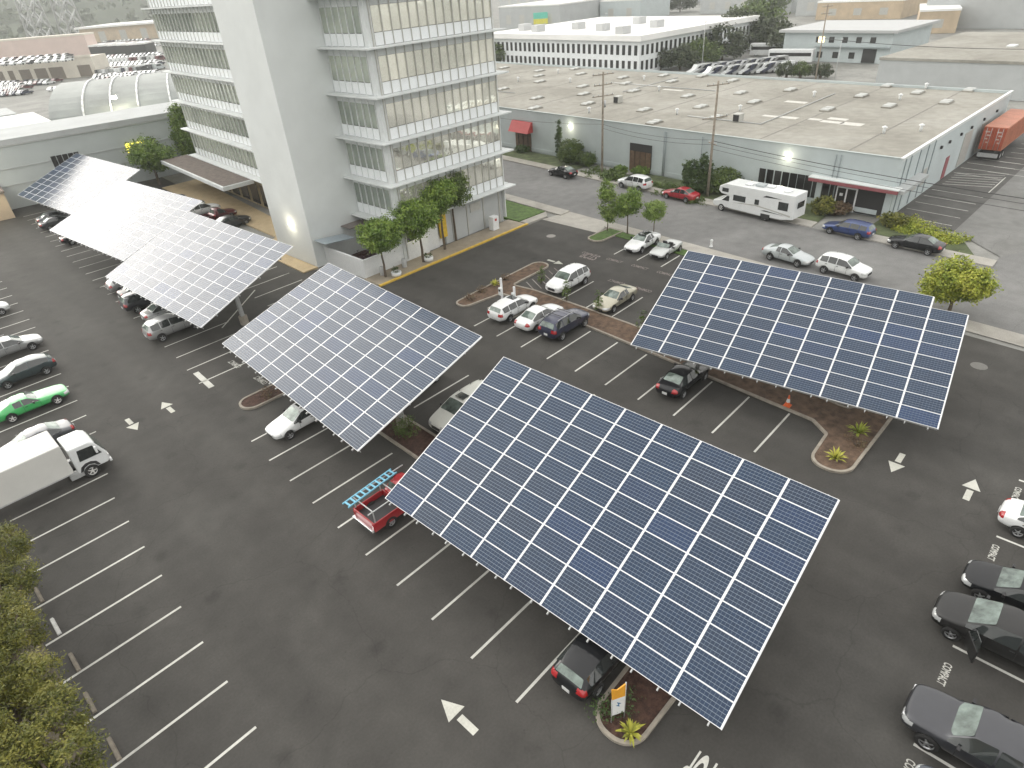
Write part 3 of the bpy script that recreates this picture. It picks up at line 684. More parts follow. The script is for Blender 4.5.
for y in (36.6,33.6,30.7,27.9): words('COMPACT', 48.3, y, R(-90), .45, M['faded'], .6)
for u, v in ((235,364),(261,380),(108,287)): g = gp(u, v); words('COMPACT', g.x, g.y, R(90), .42, M['line'], .55)
def patch(name, poly, m, z=.003): return sheet(name, poly, z, m)
def disc(u, v, r, m, name): g = gp(u, v); return sheet(name, [(g.x+r*math.cos(t), g.y+r*math.sin(t)) for t in [6.283*i/20 for i in range(20)]], .005, m)
disc(979,366,.5,mat('manhole_lid', (.15,.147,.135), .7, var=.1),'manhole_cover'); disc(551,236,.5,mat('manhole_ring', (.26,.25,.23), .7, var=.1),'manhole_cover')
# hatched access aisle
for k in range(6): stripe(38.5+.8*k, 35.2, 39.6+.8*k, 37.3, .1, m=M['faded'])
# planting islands and medians
bed(rounded([(10.55,6.05),(24.6,5.75),(24.6,8.3),(18.3,8.35),(19.0,36.9),(19.1,38.1),(24.8,38.1),(24.8,40.3),(12.3,40.35),(12.3,38.5),(16.9,38.4),(15.9,8.3),(10.55,8.15)], [1.0,1.,1.,.3,.3,.3,1,1,.9,.9,.3,.3,1.0]))
bed(rounded([(30.2,5.55),(42.4,5.3),(42.4,7.5),(36.7,7.7),(38.2,25.0),(38.6,35.3),(38.3,37.7),(43.9,37.75),(43.9,39.7),(32.35,39.5),(32.35,38.0),(36.2,37.3),(36.4,34.6),(35.5,24),(34.15,9.0),(33.3,7.9),(30.2,7.75)], [1.1,1,1,.3,0,0,.3,.9,.9,.7,.7,.3,0,0,.3,.2,1.0]), M['mulch_dry'])
bed(rounded([(51.2,37.6),(55.4,37.3),(55.6,39.3),(51.3,39.6)], [.9,.2,.2,.9]), M['grass'])
g = gp(508,309); raised('concrete_pad', [(g.x-1.1,g.y-1.6),(g.x+1.1,g.y-1.6),(g.x+1.1,g.y+1.4),(g.x-1.1,g.y+1.4)], .17, M['conc'])
# planted corner across the street
cb_ = [(fx(7.2)+.1,7.2),(fx(13.2)+1.8,14.5),(fx(13)+4.5,15.2),(72.6,9.2),(69.4,6.7)]
# wheel stops
for k, y in enumerate((32.1,29.35,26.57,23.97,21.15,18.3,35.0,37.7)):
    b = MB(); b.side([(-.09,0),(.09,0),(.06,.11),(-.06,.11)], -.62, .62)
    o = b.build('wheel_stop', mat('stop_white', (.5,.5,.48), .8, var=.2) if k == 1 else mat('stop_brown', (.17,.15,.12), .9, var=.3) if k == 0 else bpy.data.materials['stop_brown'], bevel=.01); o.location = (-2.03 if y > 25 else -2.2, y-.08, 0)
    lab = ['brown wheel stop one stall above the whitish one, by the olive tree', 'whitish wheel stop, brightest of the row by the tree', 'brown worn wheel stop one stall below the whitish one', 'concrete wheel stop between two stripes in the middle of the empty stalls', 'concrete wheel stop at the head of the nearest full stall', 'concrete wheel stop at the bottom edge beside the tree', 'concrete wheel stop half hidden by the tree, near the box truck', 'concrete wheel stop behind the rear wheels of the box truck'][k]
    tag(o, lab, 'wheel stop', 'wheel stops along the left stalls')

# ================================================================ solar carports
def pv_mesh():
    b = MB(); L_, W_ = 1.956, .985; f = .035; fl = .017
    b.mi = 0
    for c, d in (((0,W_/2-fl/2,0),(L_,fl,.04)),((0,-W_/2+fl/2,0),(L_,fl,.04)),((L_/2-f/2,0,0),(f,W_-2*fl,.04)),((-L_/2+f/2,0,0),(f,W_-2*fl,.04))): b.box(c, d)
    b.mi = 1; hx, hy = L_/2-f, W_/2-fl; b.face([(-hx,-hy,.014),(hx,-hy,.014),(hx,hy,.014),(-hx,hy,.014)])
    b.mi = 2; b.face([(-hx,hy,-.012),(hx,hy,-.012),(hx,-hy,-.012),(-hx,-hy,-.012)])
    me = bpy.data.meshes.new('solar_panel'); b.bm.to_mesh(me); b.bm.free()
    for m in (M['alum'], M['cells'], M['under']): me.materials.append(m)
    return me
PV = pv_mesh(); PA, PB_ = 1.98, .9945
def carport(q, label, posts, skip=()):
    ox, oy, oz, ps, th, ph = q
    ex = Vector((math.cos(ps)*math.cos(th), math.sin(ps)*math.cos(th), math.sin(th))); ey = Vector((-math.sin(ps), math.cos(ps), 0)); n = ex.cross(ey)
    ey = ey*math.cos(ph)+n*math.sin(ph); n = ex.cross(ey); O = Vector((ox, oy, oz))
    cen = O+ex*5*PB_-ey*4.5*PA; base = Vector((cen.x, cen.y, 0))
    root = empty('solar_carport', base, 0, label, 'solar carport', 'solar carports over the parking rows')
    rot = Matrix((( -ey.x, ex.x, n.x), (-ey.y, ex.y, n.y), (-ey.z, ex.z, n.z))).to_4x4()   # local x runs along -ey, y up the slope
    for i in range(9):
        for j in range(10):
            if (i, j) in skip: continue
            p = O+ex*(j+.5)*PB_-ey*(i+.5)*PA-base
            o = bpy.data.objects.new('solar_panel', PV); C.objects.link(o); o.parent = root
            o.matrix_local = Matrix.Translation(p+n*random.uniform(-.004,.004))@rot@Matrix.Rotation(random.gauss(0,.0035),4,'X')@Matrix.Rotation(random.gauss(0,.0035),4,'Y')
    def P(i, j, h): return O+ex*j*PB_-ey*i*PA+n*h-base
    def bar(b, a, c, w, h):
        a, c = Vector(a), Vector(c); d = (c-a); L_ = d.length; d.normalize(); s = n.cross(d).normalized(); m = Matrix((d, s, n)).transposed()
        b.box((a+c)/2, (L_, w, h), tilt=m)
    # rails under every column gap (bright strips between the panel columns) and rafters whose ends show at the low edge
    for i in range(10):
        j1 = 9 if (8, 9) in skip and i == 9 else 10
        b = MB(); bar(b, P(i, 0, -.035), P(i, j1, -.035), .09 if 0 < i < 9 else .05, .03); b.build('edge_rail' if i in (0, 9) else 'seam_rail', M['alum'], root)
    for i in range(9):
        for f in (.22, .78):
            b = MB(); bar(b, P(i+f, -.14, -.10), P(i+f, 9 if (8, 9) in skip and i == 8 else 10.05, -.10), .055, .10); b.build('rafter', M['galv'], root)
    for j in (1.6, 4.0, 6.2, 8.6):
        b = MB(); bar(b, P(.1, j, -.25), P(8.9, j, -.25), .09, .19); b.build('purlin', M['galv'], root)
    b = MB(); bar(b, P(.0, .12, -.19), P(9, .12, -.19), .04, .12); b.build('gutter', M['galv'], root)
    for fi in posts:
        b = MB(); bar(b, P(fi, .9, -.50), P(fi, 9.2, -.50), .18, .30); g = b.build('girder', M['galv'], root)
        c = P(fi, 5.0, -.65); b = MB(); b.box((c.x, c.y, (c.z)/2), (.30, .30, c.z)); cc = b.build('post', M['galv'], root, bevel=.01)
        b = MB(); b.lathe([(.36, 0), (.36, .75), (.32, .78), (.001, .78)], 20, (c.x, c.y, 0)); b.build('footing', M['kerb'], cc)
    return root
carport([11.7703,21.6027,2.5466,.0243,.3845,.0368], 'nearest dark blue solar canopy over the stalls with the red pickup and black hatchback', (1.5,7.3))
carport([13.8164,43.3243,3.1352,-.0545,.3136,.0189], 'grey blue solar canopy in the middle, over the white sedan and beside the tower corner', (1.5,7.3))
carport([13.1587,65.8706,2.9805,.0561,.3556,.0131], 'pale reflective solar canopy over the silver cars, third along the left row', (1.5,7.3))
carport([13.8565,85.7106,3.40,.094,.3314,.012], 'nearly white shining solar canopy, second from the far wall', (1.5,7.3))
carport([16.2755,111.032,2.86,.1152,.3582,.038], 'brightest white solar canopy at the far end beside the grey blue wall', (1.5,7.3))
carport([31.4803,20.4178,2.7224,.1495,.3372,.0313], 'dark blue solar canopy with a notched corner standing nearest the street', (1.7,7.2), skip=((8,9),))

# ================================================================ office tower
TX0, TX1, TY0, TY1, TOP = 36.0, 51.0, 50.65, 104.0, 31.5
SL = [4.15,7.95,11.8,15.65,19.5,23.3,27.1]
tw = empty('office_tower', (TX0, TY0, 0), 0, 'pale grey office tower with ribbon windows, white spandrels and projecting floor slabs', 'building')
def shear(bm):
    for v in bm.verts:
        if v.co.y > 65: v.co.x += .2*min(1, (v.co.y-65)/3)+.078*(v.co.y-65)
def tb(name, b, m, parent=None, **k):
    shear(b.bm)
    if parent is None: b.bm.transform(Matrix.Translation((-TX0, -TY0, 0)))
    else: b.bm.transform(Matrix.Translation((-TX0, -TY0, 0)))
    return b.build(name, m, parent or tw, **k)
b = MB(); b.box(((TX0+TX1)/2, (TY0+TY1)/2, (TOP+4.)/2), (TX1-TX0-.5, TY1-TY0-.5, TOP-4.)); tb('core_structure', b, M['dark'])
b = MB(); b.box(((29.95+TX0+.2)/2, 61.25, 17), (TX0+.2-29.95, 7.55, 34.)); tb('stair_core', b, M['tower'], bevel=.02)
# corner posts
for (x, y) in ((TX0+.25, TY0+.25),):
    b = MB(); b.box((x-.02, y-.02, TOP/2+.2), (.66, .66, TOP-.4)); tb('corner_post', b, M['slab'], bevel=.04)
    b = MB(); b.box((x+.1, y-.38, TOP/2+.2), (.1, .1, TOP-.4)); tb('corner_fin', b, M['mullion'])
b = MB(); b.box((TX1-.02, TY0+.2, TOP/2+.3), (.14, .5, TOP-.6)); tb('corner_post', b, M['slab'])
for z in SL+[30.9]:
    b = MB(); b.box(((TX0+TX1)/2, TY0-.45, z), (TX1-TX0+1.9, 1.05, .15)); tb('floor_slab', b, M['slab'], bevel=.02)
    b = MB(); b.box((TX0-.47, (TY0-.975+57.45)/2-.0, z), (1.03, 57.45-TY0+.96, .151)); tb('floor_slab', b, M['slab'], bevel=.02)
    b = MB(); b.box((TX0-.47, (65.05+TY1+1.)/2, z), (1.03, TY1+1.-65.05, .15)); tb('floor_slab', b, M['slab'], bevel=.02)
    b = MB(); b.box((TX1+.48, (TY0+TY1)/2+.2, z), (.94, TY1-TY0, .15)); tb('floor_slab', b, M['slab'], bevel=.02)
NW, NS, NF = 14, 6, 30
dx = (TX1-.1-TX0-.6)/NW
win = None; nwin = 0
ext = MB()
def winmesh(w, h, horizontal_x):
    b = MB(); b.mi = 0; t = .02
    b.face([(-w/2,0,0),(w/2,0,0),(w/2,0,h),(-w/2,0,h)]); return b
def pane_obj(name, w, h, m, loc, rz):
    key = ('pane', round(w,3), round(h,3), m.name)
    if key not in PART:
        b = MB(); b.box((0, 0, h/2), (w, .04, h)); me = bpy.data.meshes.new(name); bmesh.ops.recalc_face_normals(b.bm, faces=b.bm.faces); b.bm.to_mesh(me); b.bm.free(); me.materials.append(m); PART[key] = me
    o = bpy.data.objects.new(name, PART[key]); C.objects.link(o); o.parent = tw; o.location = (loc[0]-TX0, loc[1]-TY0, loc[2]); o.rotation_euler = (0,0,rz); return o
SP = 1.02     # spandrel height
for fi, z in enumerate(SL):
    zt = SL[fi+1] if fi+1 < len(SL) else 30.9
    z0 = z+.08; zs = z0+SP; zh = zt-.08-.62; 
    # front facade
    b = MB(); b.box((TX0+.6+dx*NW/2, TY0+.03, z0+SP/2), (dx*NW, .05, SP-.04)); tb('spandrel_panel', b, M['spandrel'])
    b = MB(); b.box((TX0+.6+dx*NW/2, TY0+.04, (zh+zt-.08)/2), (dx*NW, .05, zt-.08-zh)); tb('header_panel', b, M['slab'])
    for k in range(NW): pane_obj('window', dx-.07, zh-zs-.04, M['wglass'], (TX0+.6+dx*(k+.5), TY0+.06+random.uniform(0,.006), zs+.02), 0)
    b = MB()
    for k in range(NW+1): b.box((TX0+.6+dx*k, TY0-.02, (z0+zt-.08)/2), (.055, .14, zt-.08-z0))
    tb('mullions', b, M['mullion'])
    # near side facade (six bays)
    dy = (57.4-TY0-.7)/NS
    b = MB(); b.box((TX0+.03, TY0+.7+dy*NS/2, z0+SP/2), (.05, dy*NS, SP-.04)); tb('spandrel_panel', b, M['spandrel'])
    b = MB(); b.box((TX0+.04, TY0+.7+dy*NS/2, (zh+zt-.08)/2), (.05, dy*NS, zt-.08-zh)); tb('header_panel', b, M['slab'])
    for k in range(NS):
        if fi == 1 and k < 2 or False: pane_obj('window', dy-.08, zh-zs-.04, M['wglass2'], (TX0+.06, TY0+.7+dy*(k+.5), zs+.02), R(90))
        else: ext.box((TX0+.06, TY0+.7+dy*(k+.5), (zs+zh)/2), (.04, dy-.08, zh-zs-.04))
    b = MB()
    for k in range(NS+1): b.box((TX0-.0, TY0+.7+dy*k, (z0+zt-.08)/2), (.12, .07, zt-.08-z0))
    tb('mullions', b, M['slab'])
    # far side facade behind the stair core
    fy = (TY1-65.3)/NF
    b = MB(); b.box((TX0+.03, (65.3+TY1)/2, z0+SP/2), (.05, TY1-65.3, SP-.04)); tb('spandrel_panel', b, M['spandrel'])
    b = MB(); b.box((TX0+.04, (65.3+TY1)/2, (zh+zt-.08)/2), (.05, TY1-65.3, zt-.08-zh)); tb('header_panel', b, M['slab'])
    for k in range(NF): ext.box((TX0+.06, 65.3+fy*(k+.5), (zs+zh)/2), (.04, fy-.12, zh-zs-.04))
    b = MB()
    for k in range(NF+1): b.box((TX0-.05, 65.3+fy*k, (z0+zt-.08)/2), (.16, .07, zt-.08-z0))
    tb('fins', b, M['mullionw'])
o = tb('window', ext, M['wglass2']); o['kind'] = 'stuff'
# ground floor
b = MB(); b.box(((TX0+TX1)/2+.3, TY0+2.2, 2.05), (TX1-TX0-1.5, 3.2, 4.0)); tb('ground_floor_wall', b, M['white'])
b = MB(); b.box(((42.+50.9)/2, TY0+.5, 2.03), (8.9, .3, 3.95)); tb('ground_floor_wall', b, M['greyw'])
for k, x in enumerate((43.1,45.3,47.8,50.3)):
    b = MB(); b.box((x, TY0+.31, 1.9), (.14, .1, 3.6)); tb('pilaster', b, M['mullion'])
b = MB(); b.box((46.6, TY0+.30, 2.9), (1.6, .06, .9)); tb('wall_vent', b, M['mullion'])
b = MB(); b.box((36.9, TY0+.55, 2.03), (1.9, .3, 3.95)); tb('entry_wall', b, M['dark'])
b = MB(); b.box((39.9, TY0+.33, 1.55), (2.1, .1, 2.9)); tb('entrance_door', b, M['white'], bevel=.02)
b = MB(); b.box((41.6, TY0+.2, 2.5), (.9, .25, 3.0)); tb('yellow_column', b, mat('yellow_tile', (.62,.42,.03), .6, var=.2))
b = MB(); b.box((34.4, 53.9, .05), (.1,.1,.1)); tb('floor_drain', b, M['dark'])
b = MB(); b.box((TX0+.1, 86.5, 2.05), (.3, 35., 4.0)); tb('lobby_wall', b, M['tanw'])
b = MB(); b.box((TX0-.15, 76.5, 2.05), (.5, 6., 4.0)); tb('lobby_wall', b, M['tanw'])
for y in (81,84.5,88,91.5,95):
    b = MB(); b.box((TX0-.10, y, 1.7), (.08, 2.4, 2.7)); tb('lobby_window', b, M['pglass'])
# entrance canopy
b = MB(); b.box((33.2, 94.2, 3.75), (4.2, 24.6, .5)); cn = tb('entrance_canopy', b, M['slab'], bevel=.03)
b = MB(); b.box((33.2, 94.2, 4.02), (3.7, 24.0, .06)); shear(b.bm); b.bm.transform(Matrix.Translation((-TX0,-TY0,0))); b.build('canopy_roof', M['brownroof'], cn)
for y in ():
    b = MB(); b.tube((31.5, y, .1), (31.5, y, 3.5), .12); tb('canopy_column', b, M['slab'])
# wall lamps on the tower
def lamp(name_parent, loc, label=None, s=.16, parent=None, power=25):
    b = MB(); b.box((0,0,0), (s*1.6, s*1.6, s)); o = b.build('wall_lamp', M['lampon'], parent, bevel=.02); o.location = loc
    if not parent: tag(o, label, 'lamp')
    return o
def plight(loc, p, r=.15, col=(1,.9,.68)):
    l = bpy.data.lights.new('lamp_glow', 'POINT'); l.energy = p; l.shadow_soft_size = r; l.color = col
    o = bpy.data.objects.new('lamp_glow', l); C.objects.link(o); o.location = loc; o['kind'] = 'structure'; return o
l1 = onplane(291,224,(29.95,60,0),(1,0,0)); lamp('', (l1.x-.12, l1.y, l1.z), 'small lit lamp shining on the blank tower core', .16); plight((l1.x-.9, l1.y, l1.z), 30)
lamp('', (38.0, TY0-.35, 3.2), 'small lit lamp under the lowest slab above the trees', .12); plight((38.0, TY0-.6, 3.0), 15)
# patio wall in front of the tower with a metal awning and dark planting inside
pw = empty('patio_wall', (31.1, 50.6, 0), 0, 'white L shaped screen wall round the patio at the tower corner', 'wall')
def pb(name, b, m, **k): b.bm.transform(Matrix.Translation((-31.1,-50.6,0))); return b.build(name, m, pw, **k)
b = MB(); b.box((35.2, 50.75, .96), (8.2, .22, 1.92)); pb('front_wall', b, M['white'], bevel=.02)
b = MB(); b.box((31.2, 54.2, .96), (.22, 6.68, 1.92)); pb('side_wall', b, M['white'], bevel=.02)
b = MB(); b.box((33.5, 54.1, .06), (4.4, 6.4, .1)); pb('patio_floor', b, M['mulch'])
aw = MB(); aw.box((31.8, 56.2, 2.75), (3.4, 2.0, .08), tilt=Matrix.Rotation(R(6), 3, 'Y')); o = aw.build('patio_awning', mat('awning_metal', (.36,.42,.46), .4, .3, var=.1), None, bevel=.01); tag(o, 'flat blue grey metal awning over the patio beside the blank tower core', 'awning')
aw = MB(); aw.box((34.7, 56.6, 3.35), (2.4, 1.6, .08)); o = aw.build('patio_awning', mat('awning_brown', (.16,.14,.13), .7, var=.1), None); tag(o, 'darker brown flat awning tucked behind the blue grey one', 'awning')
shrub('patio_plant', 'purplish dark shrubs filling the patio behind the white wall', 'plant', (33.6,53.2,.1), 1.8, 1.5, leafmat('leaf_purple', [(.03,.02,.03),(.06,.035,.05),(.10,.07,.09)]), 900, .22, lobes=[(-.5,-.9,.7,1.5,1.1,.7),(.9,.8,.7,1.2,1.2,.8),(-.8,1.,.6,.9,1.,.6)])

# ================================================================ long warehouse across the street
BY = -.0853; BH = 6.05
bw = empty('long_warehouse', (73.2, 16.7, 0), BY, 'long low pale blue warehouse with flat gravel roof full of skylights', 'building')
def bb(name, b, m, parent=None, **k):
    for v in b.bm.verts: v.co.y += SH*v.co.x
    return b.build(name, m, parent or bw, **k)
def inb(p):   # world -> warehouse frame
    d = Vector((p[0]-73.2, p[1]-16.7, 0)); c, s = math.cos(-BY), math.sin(-BY); lx = d.x*c-d.y*s; return Vector((lx, d.x*s+d.y*c-SH*lx, p[2]))
D_, W_ = 42.3, 118.
b = MB(); b.box((D_/2, W_/2, (BH-.3)/2), (D_, W_, BH-.3)); bb('wall', b, M['bluewall'])
b = MB(); b.face([(.3,.3,BH-.28),(D_-.3,.3,BH-.28),(D_-.3,W_-.3,BH-.28),(.3,W_-.3,BH-.28)]); rf = bb('roof', b, M['roofg'])
for c, d in (((.15,W_/2,BH-.12),(.3,W_,.36)),((D_-.15,W_/2,BH-.12),(.3,W_,.36)),((D_/2,.15,BH-.12),(D_-.6,.3,.36)),((D_/2,W_-.15,BH-.12),(D_-.6,.3,.36))):
    b = MB(); b.box(c, d); bb('parapet', b, M['slab'] if d[0] > 1 else M['bluewall'])
b = MB(); b.box((D_/2, .06, BH+.09), (D_+.1, .34, .07)); bb('coping', b, M['white'])
b = MB(); b.box((.06, W_/2, BH+.09), (.30, W_-.4, .05)); bb('coping', b, mat('coping_blue', (.45,.50,.49), .6))
for k in range(11):
    b = MB(); b.box((D_/2, 6.+10.4*k, BH-.272), (D_-1., .16, .012)); bb('roof_seam', b, mat('seam_tar', (.19,.18,.165), .9, var=.3) if k == 0 else bpy.data.materials['seam_tar'], rf)
for (xa, ya, xb, yb) in ((9,20,33,20.5),(9,20,9,31),(21,52,38,52),(12,70,12,92),(28,38,28.3,60)):
    b = MB(); b.tube((xa, ya, BH-.18), (xb, yb, BH-.18), .07, n=6); bb('roof_pipe', b, M['galv'], rf)
fw = lambda u, v: inb(onplane(u, v, (73.2,16.7,0), (math.cos(BY), math.sin(BY), 0)))
sky = [(539.5,70),(539,75),(540,80.7),(581,73),(583,85.5),(584,93),(537,97),(588,102.5),(535,107),(623,76.7),(626,82.5),(634,90),(672,80.5),(688,95),(664,74.5),(701,105.5),(644.5,108.7),(654.5,121),(741,91.7),(754.5,100.7),(716,116),(702,75),(733,79.5),(790.5,88.7),(861.7,94.5),(888,84.5),(918,91.2),(946.7,100.7),(828,108),(889.7,104.5),(970,88.7),(504,67),(575,68),(503,88)]
for u, v in sky:
    p = inb(gp(u, v, BH)); b = MB(); b.box((p.x, p.y, BH-.2), (2.5, 1.35, .16)); k_ = bb('skylight', b, M['roofg'], rf, bevel=.02)
    if k_:
        b = MB()
        for s in (-1, 1): b.side([(p.x+s*.6-.55, BH-.12), (p.x+s*.6+.55, BH-.12), (p.x+s*.6+.28, BH+.06), (p.x+s*.6-.28, BH+.06)], p.y-.58, p.y+.58)
        me = bb('skylight_dome', b, mat('acrylic_dome', (.42,.43,.41), .3, var=.1) if 'dome' not in M else M['dome'], bevel=.08)
        M['dome'] = me.data.materials[0]
for u, v in ((677,112.5),(644,78.7),(659,89.3),(589,111),(518,80),(558,72),(900,98),(921,128.8),(884,131),(926,87),(814,95),(570,81),(740,109)):
    p = inb(gp(u, v, BH)); b = MB(); b.tube((p.x, p.y, BH-.3), (p.x, p.y, BH+.45), .16); b.lathe([(.001,.62),(.3,.45),(.3,.38)], 10, (p.x, p.y, BH)); bb('roof_vent', b, M['white'], rf)
for u, v in ((618,101),(738,119.5),(1013-0,120)) :
    if u > 1000: continue
    p = inb(gp(u, v, BH)); b = MB(); b.box((p.x, p.y, BH+.25), (1.2, 1.0, 1.0)); q = bb('roof_unit', b, M['mullion'], rf, bevel=.02); b = MB(); b.box((p.x-.62, p.y, BH+.25), (.04, .8, .8)); bb('intake_grille', b, M['dark'], bw)
for u, v, sx, sy in ((796,102,1.3,3.2),(788,117.5,1.2,2.6),(815,119.3,1,1.6),(838,119,1.2,2.4),(852,124,1.6,2.6),(832,122,1.2,2.8),(770,116,1,2),(673,90,.8,4)):
    p = inb(gp(u, v, BH-.27)); b = MB(); b.box((p.x, p.y, BH-.275), (sx, sy, .02)); bb('roof_patch', b, mat('roof_patch', (.55,.54,.50), .7) if 'rp' not in M else M['rp'], rf); M['rp'] = M.get('rp') or bpy.data.materials['roof_patch']
def fronts(name, u0, v0, u1, v1, m, depth=.08, out=.0, parent=None):
    a, c = fw(u0, v0), fw(u1, v1); b = MB(); b.box((-depth/2-out, (a.y+c.y)/2, (a.z+c.z)/2), (depth, abs(a.y-c.y), abs(a.z-c.z))); return bb(name, b, m, parent)
dr = fronts('double_door', 630.5,142.5,651,170, M['dark'], .1)
a, c = fw(630.5,142.5), fw(651,170)
for k in range(4):
    yy = a.y+(c.y-a.y)*(k+.5)/4; b = MB(); b.box((-.14, yy, 1.45), (.08, abs(a.y-c.y)/4-.12, 2.6)); bb('door_leaf', b, M['wooddoor'], dr)
for u in (664,665.5,838,843,702): 
    p = fw(u, 150); b = MB(); b.tube((-.1, p.y, .2), (-.1, p.y, BH-.3), .06); bb('downspout', b, M['bluetrim'])
b = MB(); b.box((-.03, W_*.4, .45), (.06, W_*.78, .5)); bb('plinth', b, M['bluewall'])
# ribbon of tall office windows
for u in list(np.arange(765.0, 818.5, 7.9)):
    p = fw(u, 182)
    for q in (-.48, .48):
        b = MB(); b.box((-.03, p.y+q, 1.95), (.05, .78, 2.3)); bb('window', b, M['pglass'])
for u in (822, 829):
    p = fw(u, 190); b = MB(); b.box((-.03, p.y, 1.95), (.05, .9, 2.3)); bb('window', b, M['pglass'])
# recessed corner entrance under a maroon fascia
ef = [fw(823,184), fw(898,199)]
b = MB(); b.box((-.55, 4.0, 3.05), (1.1, 9.2, .35)); bb('entrance_fascia', b, M['redtrim'], bevel=.02)
b = MB(); b.box((-.5, 4.0, 3.28), (1.2, 9.3, .1)); bb('entrance_roof', b, M['slab'])
b = MB(); b.box((-.02, 4.0, 1.45), (.06, 7.6, 2.8)); bb('entrance_recess', b, M['dark'])
b = MB(); b.box((-.09, 4.6, 1.3), (.1, 2.2, 2.5)); ed = bb('entrance_door', b, M['alum'], bevel=.01)
for s in (-1, 1): b = MB(); b.box((-.15, 4.6+s*.52, 1.3), (.03, .86, 2.25)); bb('door_glass', b, M['pglass'], ed)
b = MB(); b.box((-.18, 5.1, 1.75), (.02, .35, .3)); bb('notice', b, M['white'])
for y, m_ in ((7.6,M['bluewall']),(.35,M['bluewall'])): b = MB(); b.box((-.12, y, 1.45), (.3, .6, 2.9)); bb('pillar', b, m_)
b = MB(); b.box((3.0, -.55, 3.05), (7.5, 1.1, .35)); bb('side_canopy', b, M['greyw'])
# side wall details along the side lot
for k, x in enumerate((1.2,2.8,5.6,8.2,10.4)):
    b = MB(); b.box((x, -.04, BH/2), (.18, .08, BH-.4)); bb('wall_joint', b, M['bluetrim'])
for x, w, h, zc, m_ in ((6.6,1.6,1.6,2.2,M['mullion']),(9.3,1.2,1.8,2.2,M['mullion']),(17.6,1.3,2.5,1.35,M['redtrim']),(24.5,3.4,4.0,2.2,M['mullion']),(32,3.4,3.8,2.1,M['mullion'])):
    b = MB(); b.box((x, -.03, zc), (w, .06, h)); bb('side_opening', b, m_)
for x in (13.0,16.0,20.4,24.6,30.,36.): b = MB(); b.box((x, -.12, 4.6), (.35, .2, .3)); bb('wall_pack_light', b, M['dark'])
# lit wall lamps
for (u, v, lb) in ((570.5,126,'small lit lamp high on the warehouse wall above the round shrub'),(788,156,'small lit lamp high on the warehouse wall above the motorhome')):
    p = fw(u, v); w_ = bw.matrix_basis@Vector((-.2, p.y, min(p.z, BH-.5))) if False else Matrix.Translation((73.2,16.7,0))@Matrix.Rotation(BY,4,'Z')@Vector((-.22, p.y, min(p.z, BH-.6)))
    lamp('', w_, lb, .13); plight(w_+Vector((-.8,0,-.3)), 28)
# red canopy over a brown door, left end of the facade
a, c = fw(514,134), fw(533,134)
yc = (a.y+c.y)/2; wd = abs(a.y-c.y)
b = MB(); b.side([(-1.3,3.0),(-.02,3.0),(-.02,4.5),(-.35,4.5)], yc-wd/2, yc+wd/2); bb('door_canopy', b, M['red'])
b = MB(); b.box((-.05, yc, 1.4), (.1, wd*.8, 2.8)); ed = bb('side_door', b, M['wooddoor'])
for q in (-.3,0,.3): b = MB(); b.box((-.12, yc+wd*q*.8, 1.4), (.05, .1, 2.7)); bb('door_frame', b, M['dark'], ed)
# side-lot stripes
for k in range(11):
    x = 1.8+2.75*k
    a0, a1 = bd(x, -.4), bd(x-.2, -5.6)
    if x > 15 and x < 20: continue
    stripe(a0[0], a0[1], a1[0], a1[1], .12, z=.010)
for k in range(6): a0, a1 = bd(15.6+1.1*k, -.7), bd(17.2+1.1*k, -5.4); stripe(*a0, *a1, .12, z=.010)
a0, a1 = bd(14.5,-5.6), bd(22.,-5.6); stripe(*a0, *a1, .12, z=.010)
for k in range(8): a0, a1 = bd(23.5+2.75*k, -3.4), bd(23.4+2.75*k, -8.6); stripe(*a0, *a1, .12, z=.010)
a0 = bd(15.6,-5.2); 
# ================================================================ vehicles in the lot
U, D = 0, 180     # nose towards +x / towards -x
car('hatch','parked_car','small white hatchback at the left edge, farthest of the left row','car',4.0,74.3,U,WHITE,group='cars in the left row')
car('hatch','parked_car','small white hatchback peeking in at the left edge behind another white one','car',3.7,77.1,U,WHITE,group='cars in the left row')
car('wagon','parked_car','silver hatchback with roof rails, nose out, above the dark green one','car',3.85,63.35,U,SILVER,group='cars in the left row',extras=('rack',))
car('hatch','parked_car','dark green small car with reflective roof and red tail lights, backed out','car',3.5,57.5,D,DKGREEN,group='cars in the left row')
car('muscle','parked_car','bright green old coupe with a long bonnet','car',2.5,51.85,U,GREEN,group='cars in the left row',rimm=M['hub'])
car('sedan','parked_car','dark blue silver sedan parked nose in behind the white box truck','car',1.4,45.9,D,GREY,group='cars in the left row')
car('wagon','parked_car','dark wheel of a car partly out of view at the left edge beside the green coupe','car',-.6,49.1,U,BLACK,group='cars in the left row') if False else None
# box truck
bt = empty('box_truck', (-.12,40.85,.004), 0, 'white box truck with a square cargo box and short cab, nose out', 'truck', None)
b = MB(); b.box((-1.95,0,1.92), (8.4,2.5,2.05)); b.build('cargo_box', mat('box_white', (.60,.60,.57), .5, var=.06, scale=.6), bt, bevel=.06)
for s in (-1,1):
    b = MB(); b.box((-1.95,s*1.255,.93), (8.4,.03,.08)); b.build('side_rail', M['galv'], bt)
b = MB(); b.box((-1.95,-1.0,2.95), (8.2,.03,.015)); b.build('roof_seam', M['galv'], bt)
b = MB(); b.box((-1.6,0,.66), (8.2,.9,.24)); b.build('chassis', M['dark'], bt)
b = MB(); b.side([(2.42,.55),(4.05,.50),(4.22,.62),(4.24,1.15),(3.82,2.12),(3.55,2.30),(2.42,2.32)], -1.02, 1.02); cab = b.build('cab', WHITE, bt, bevel=.09, segs=3)
b = MB()
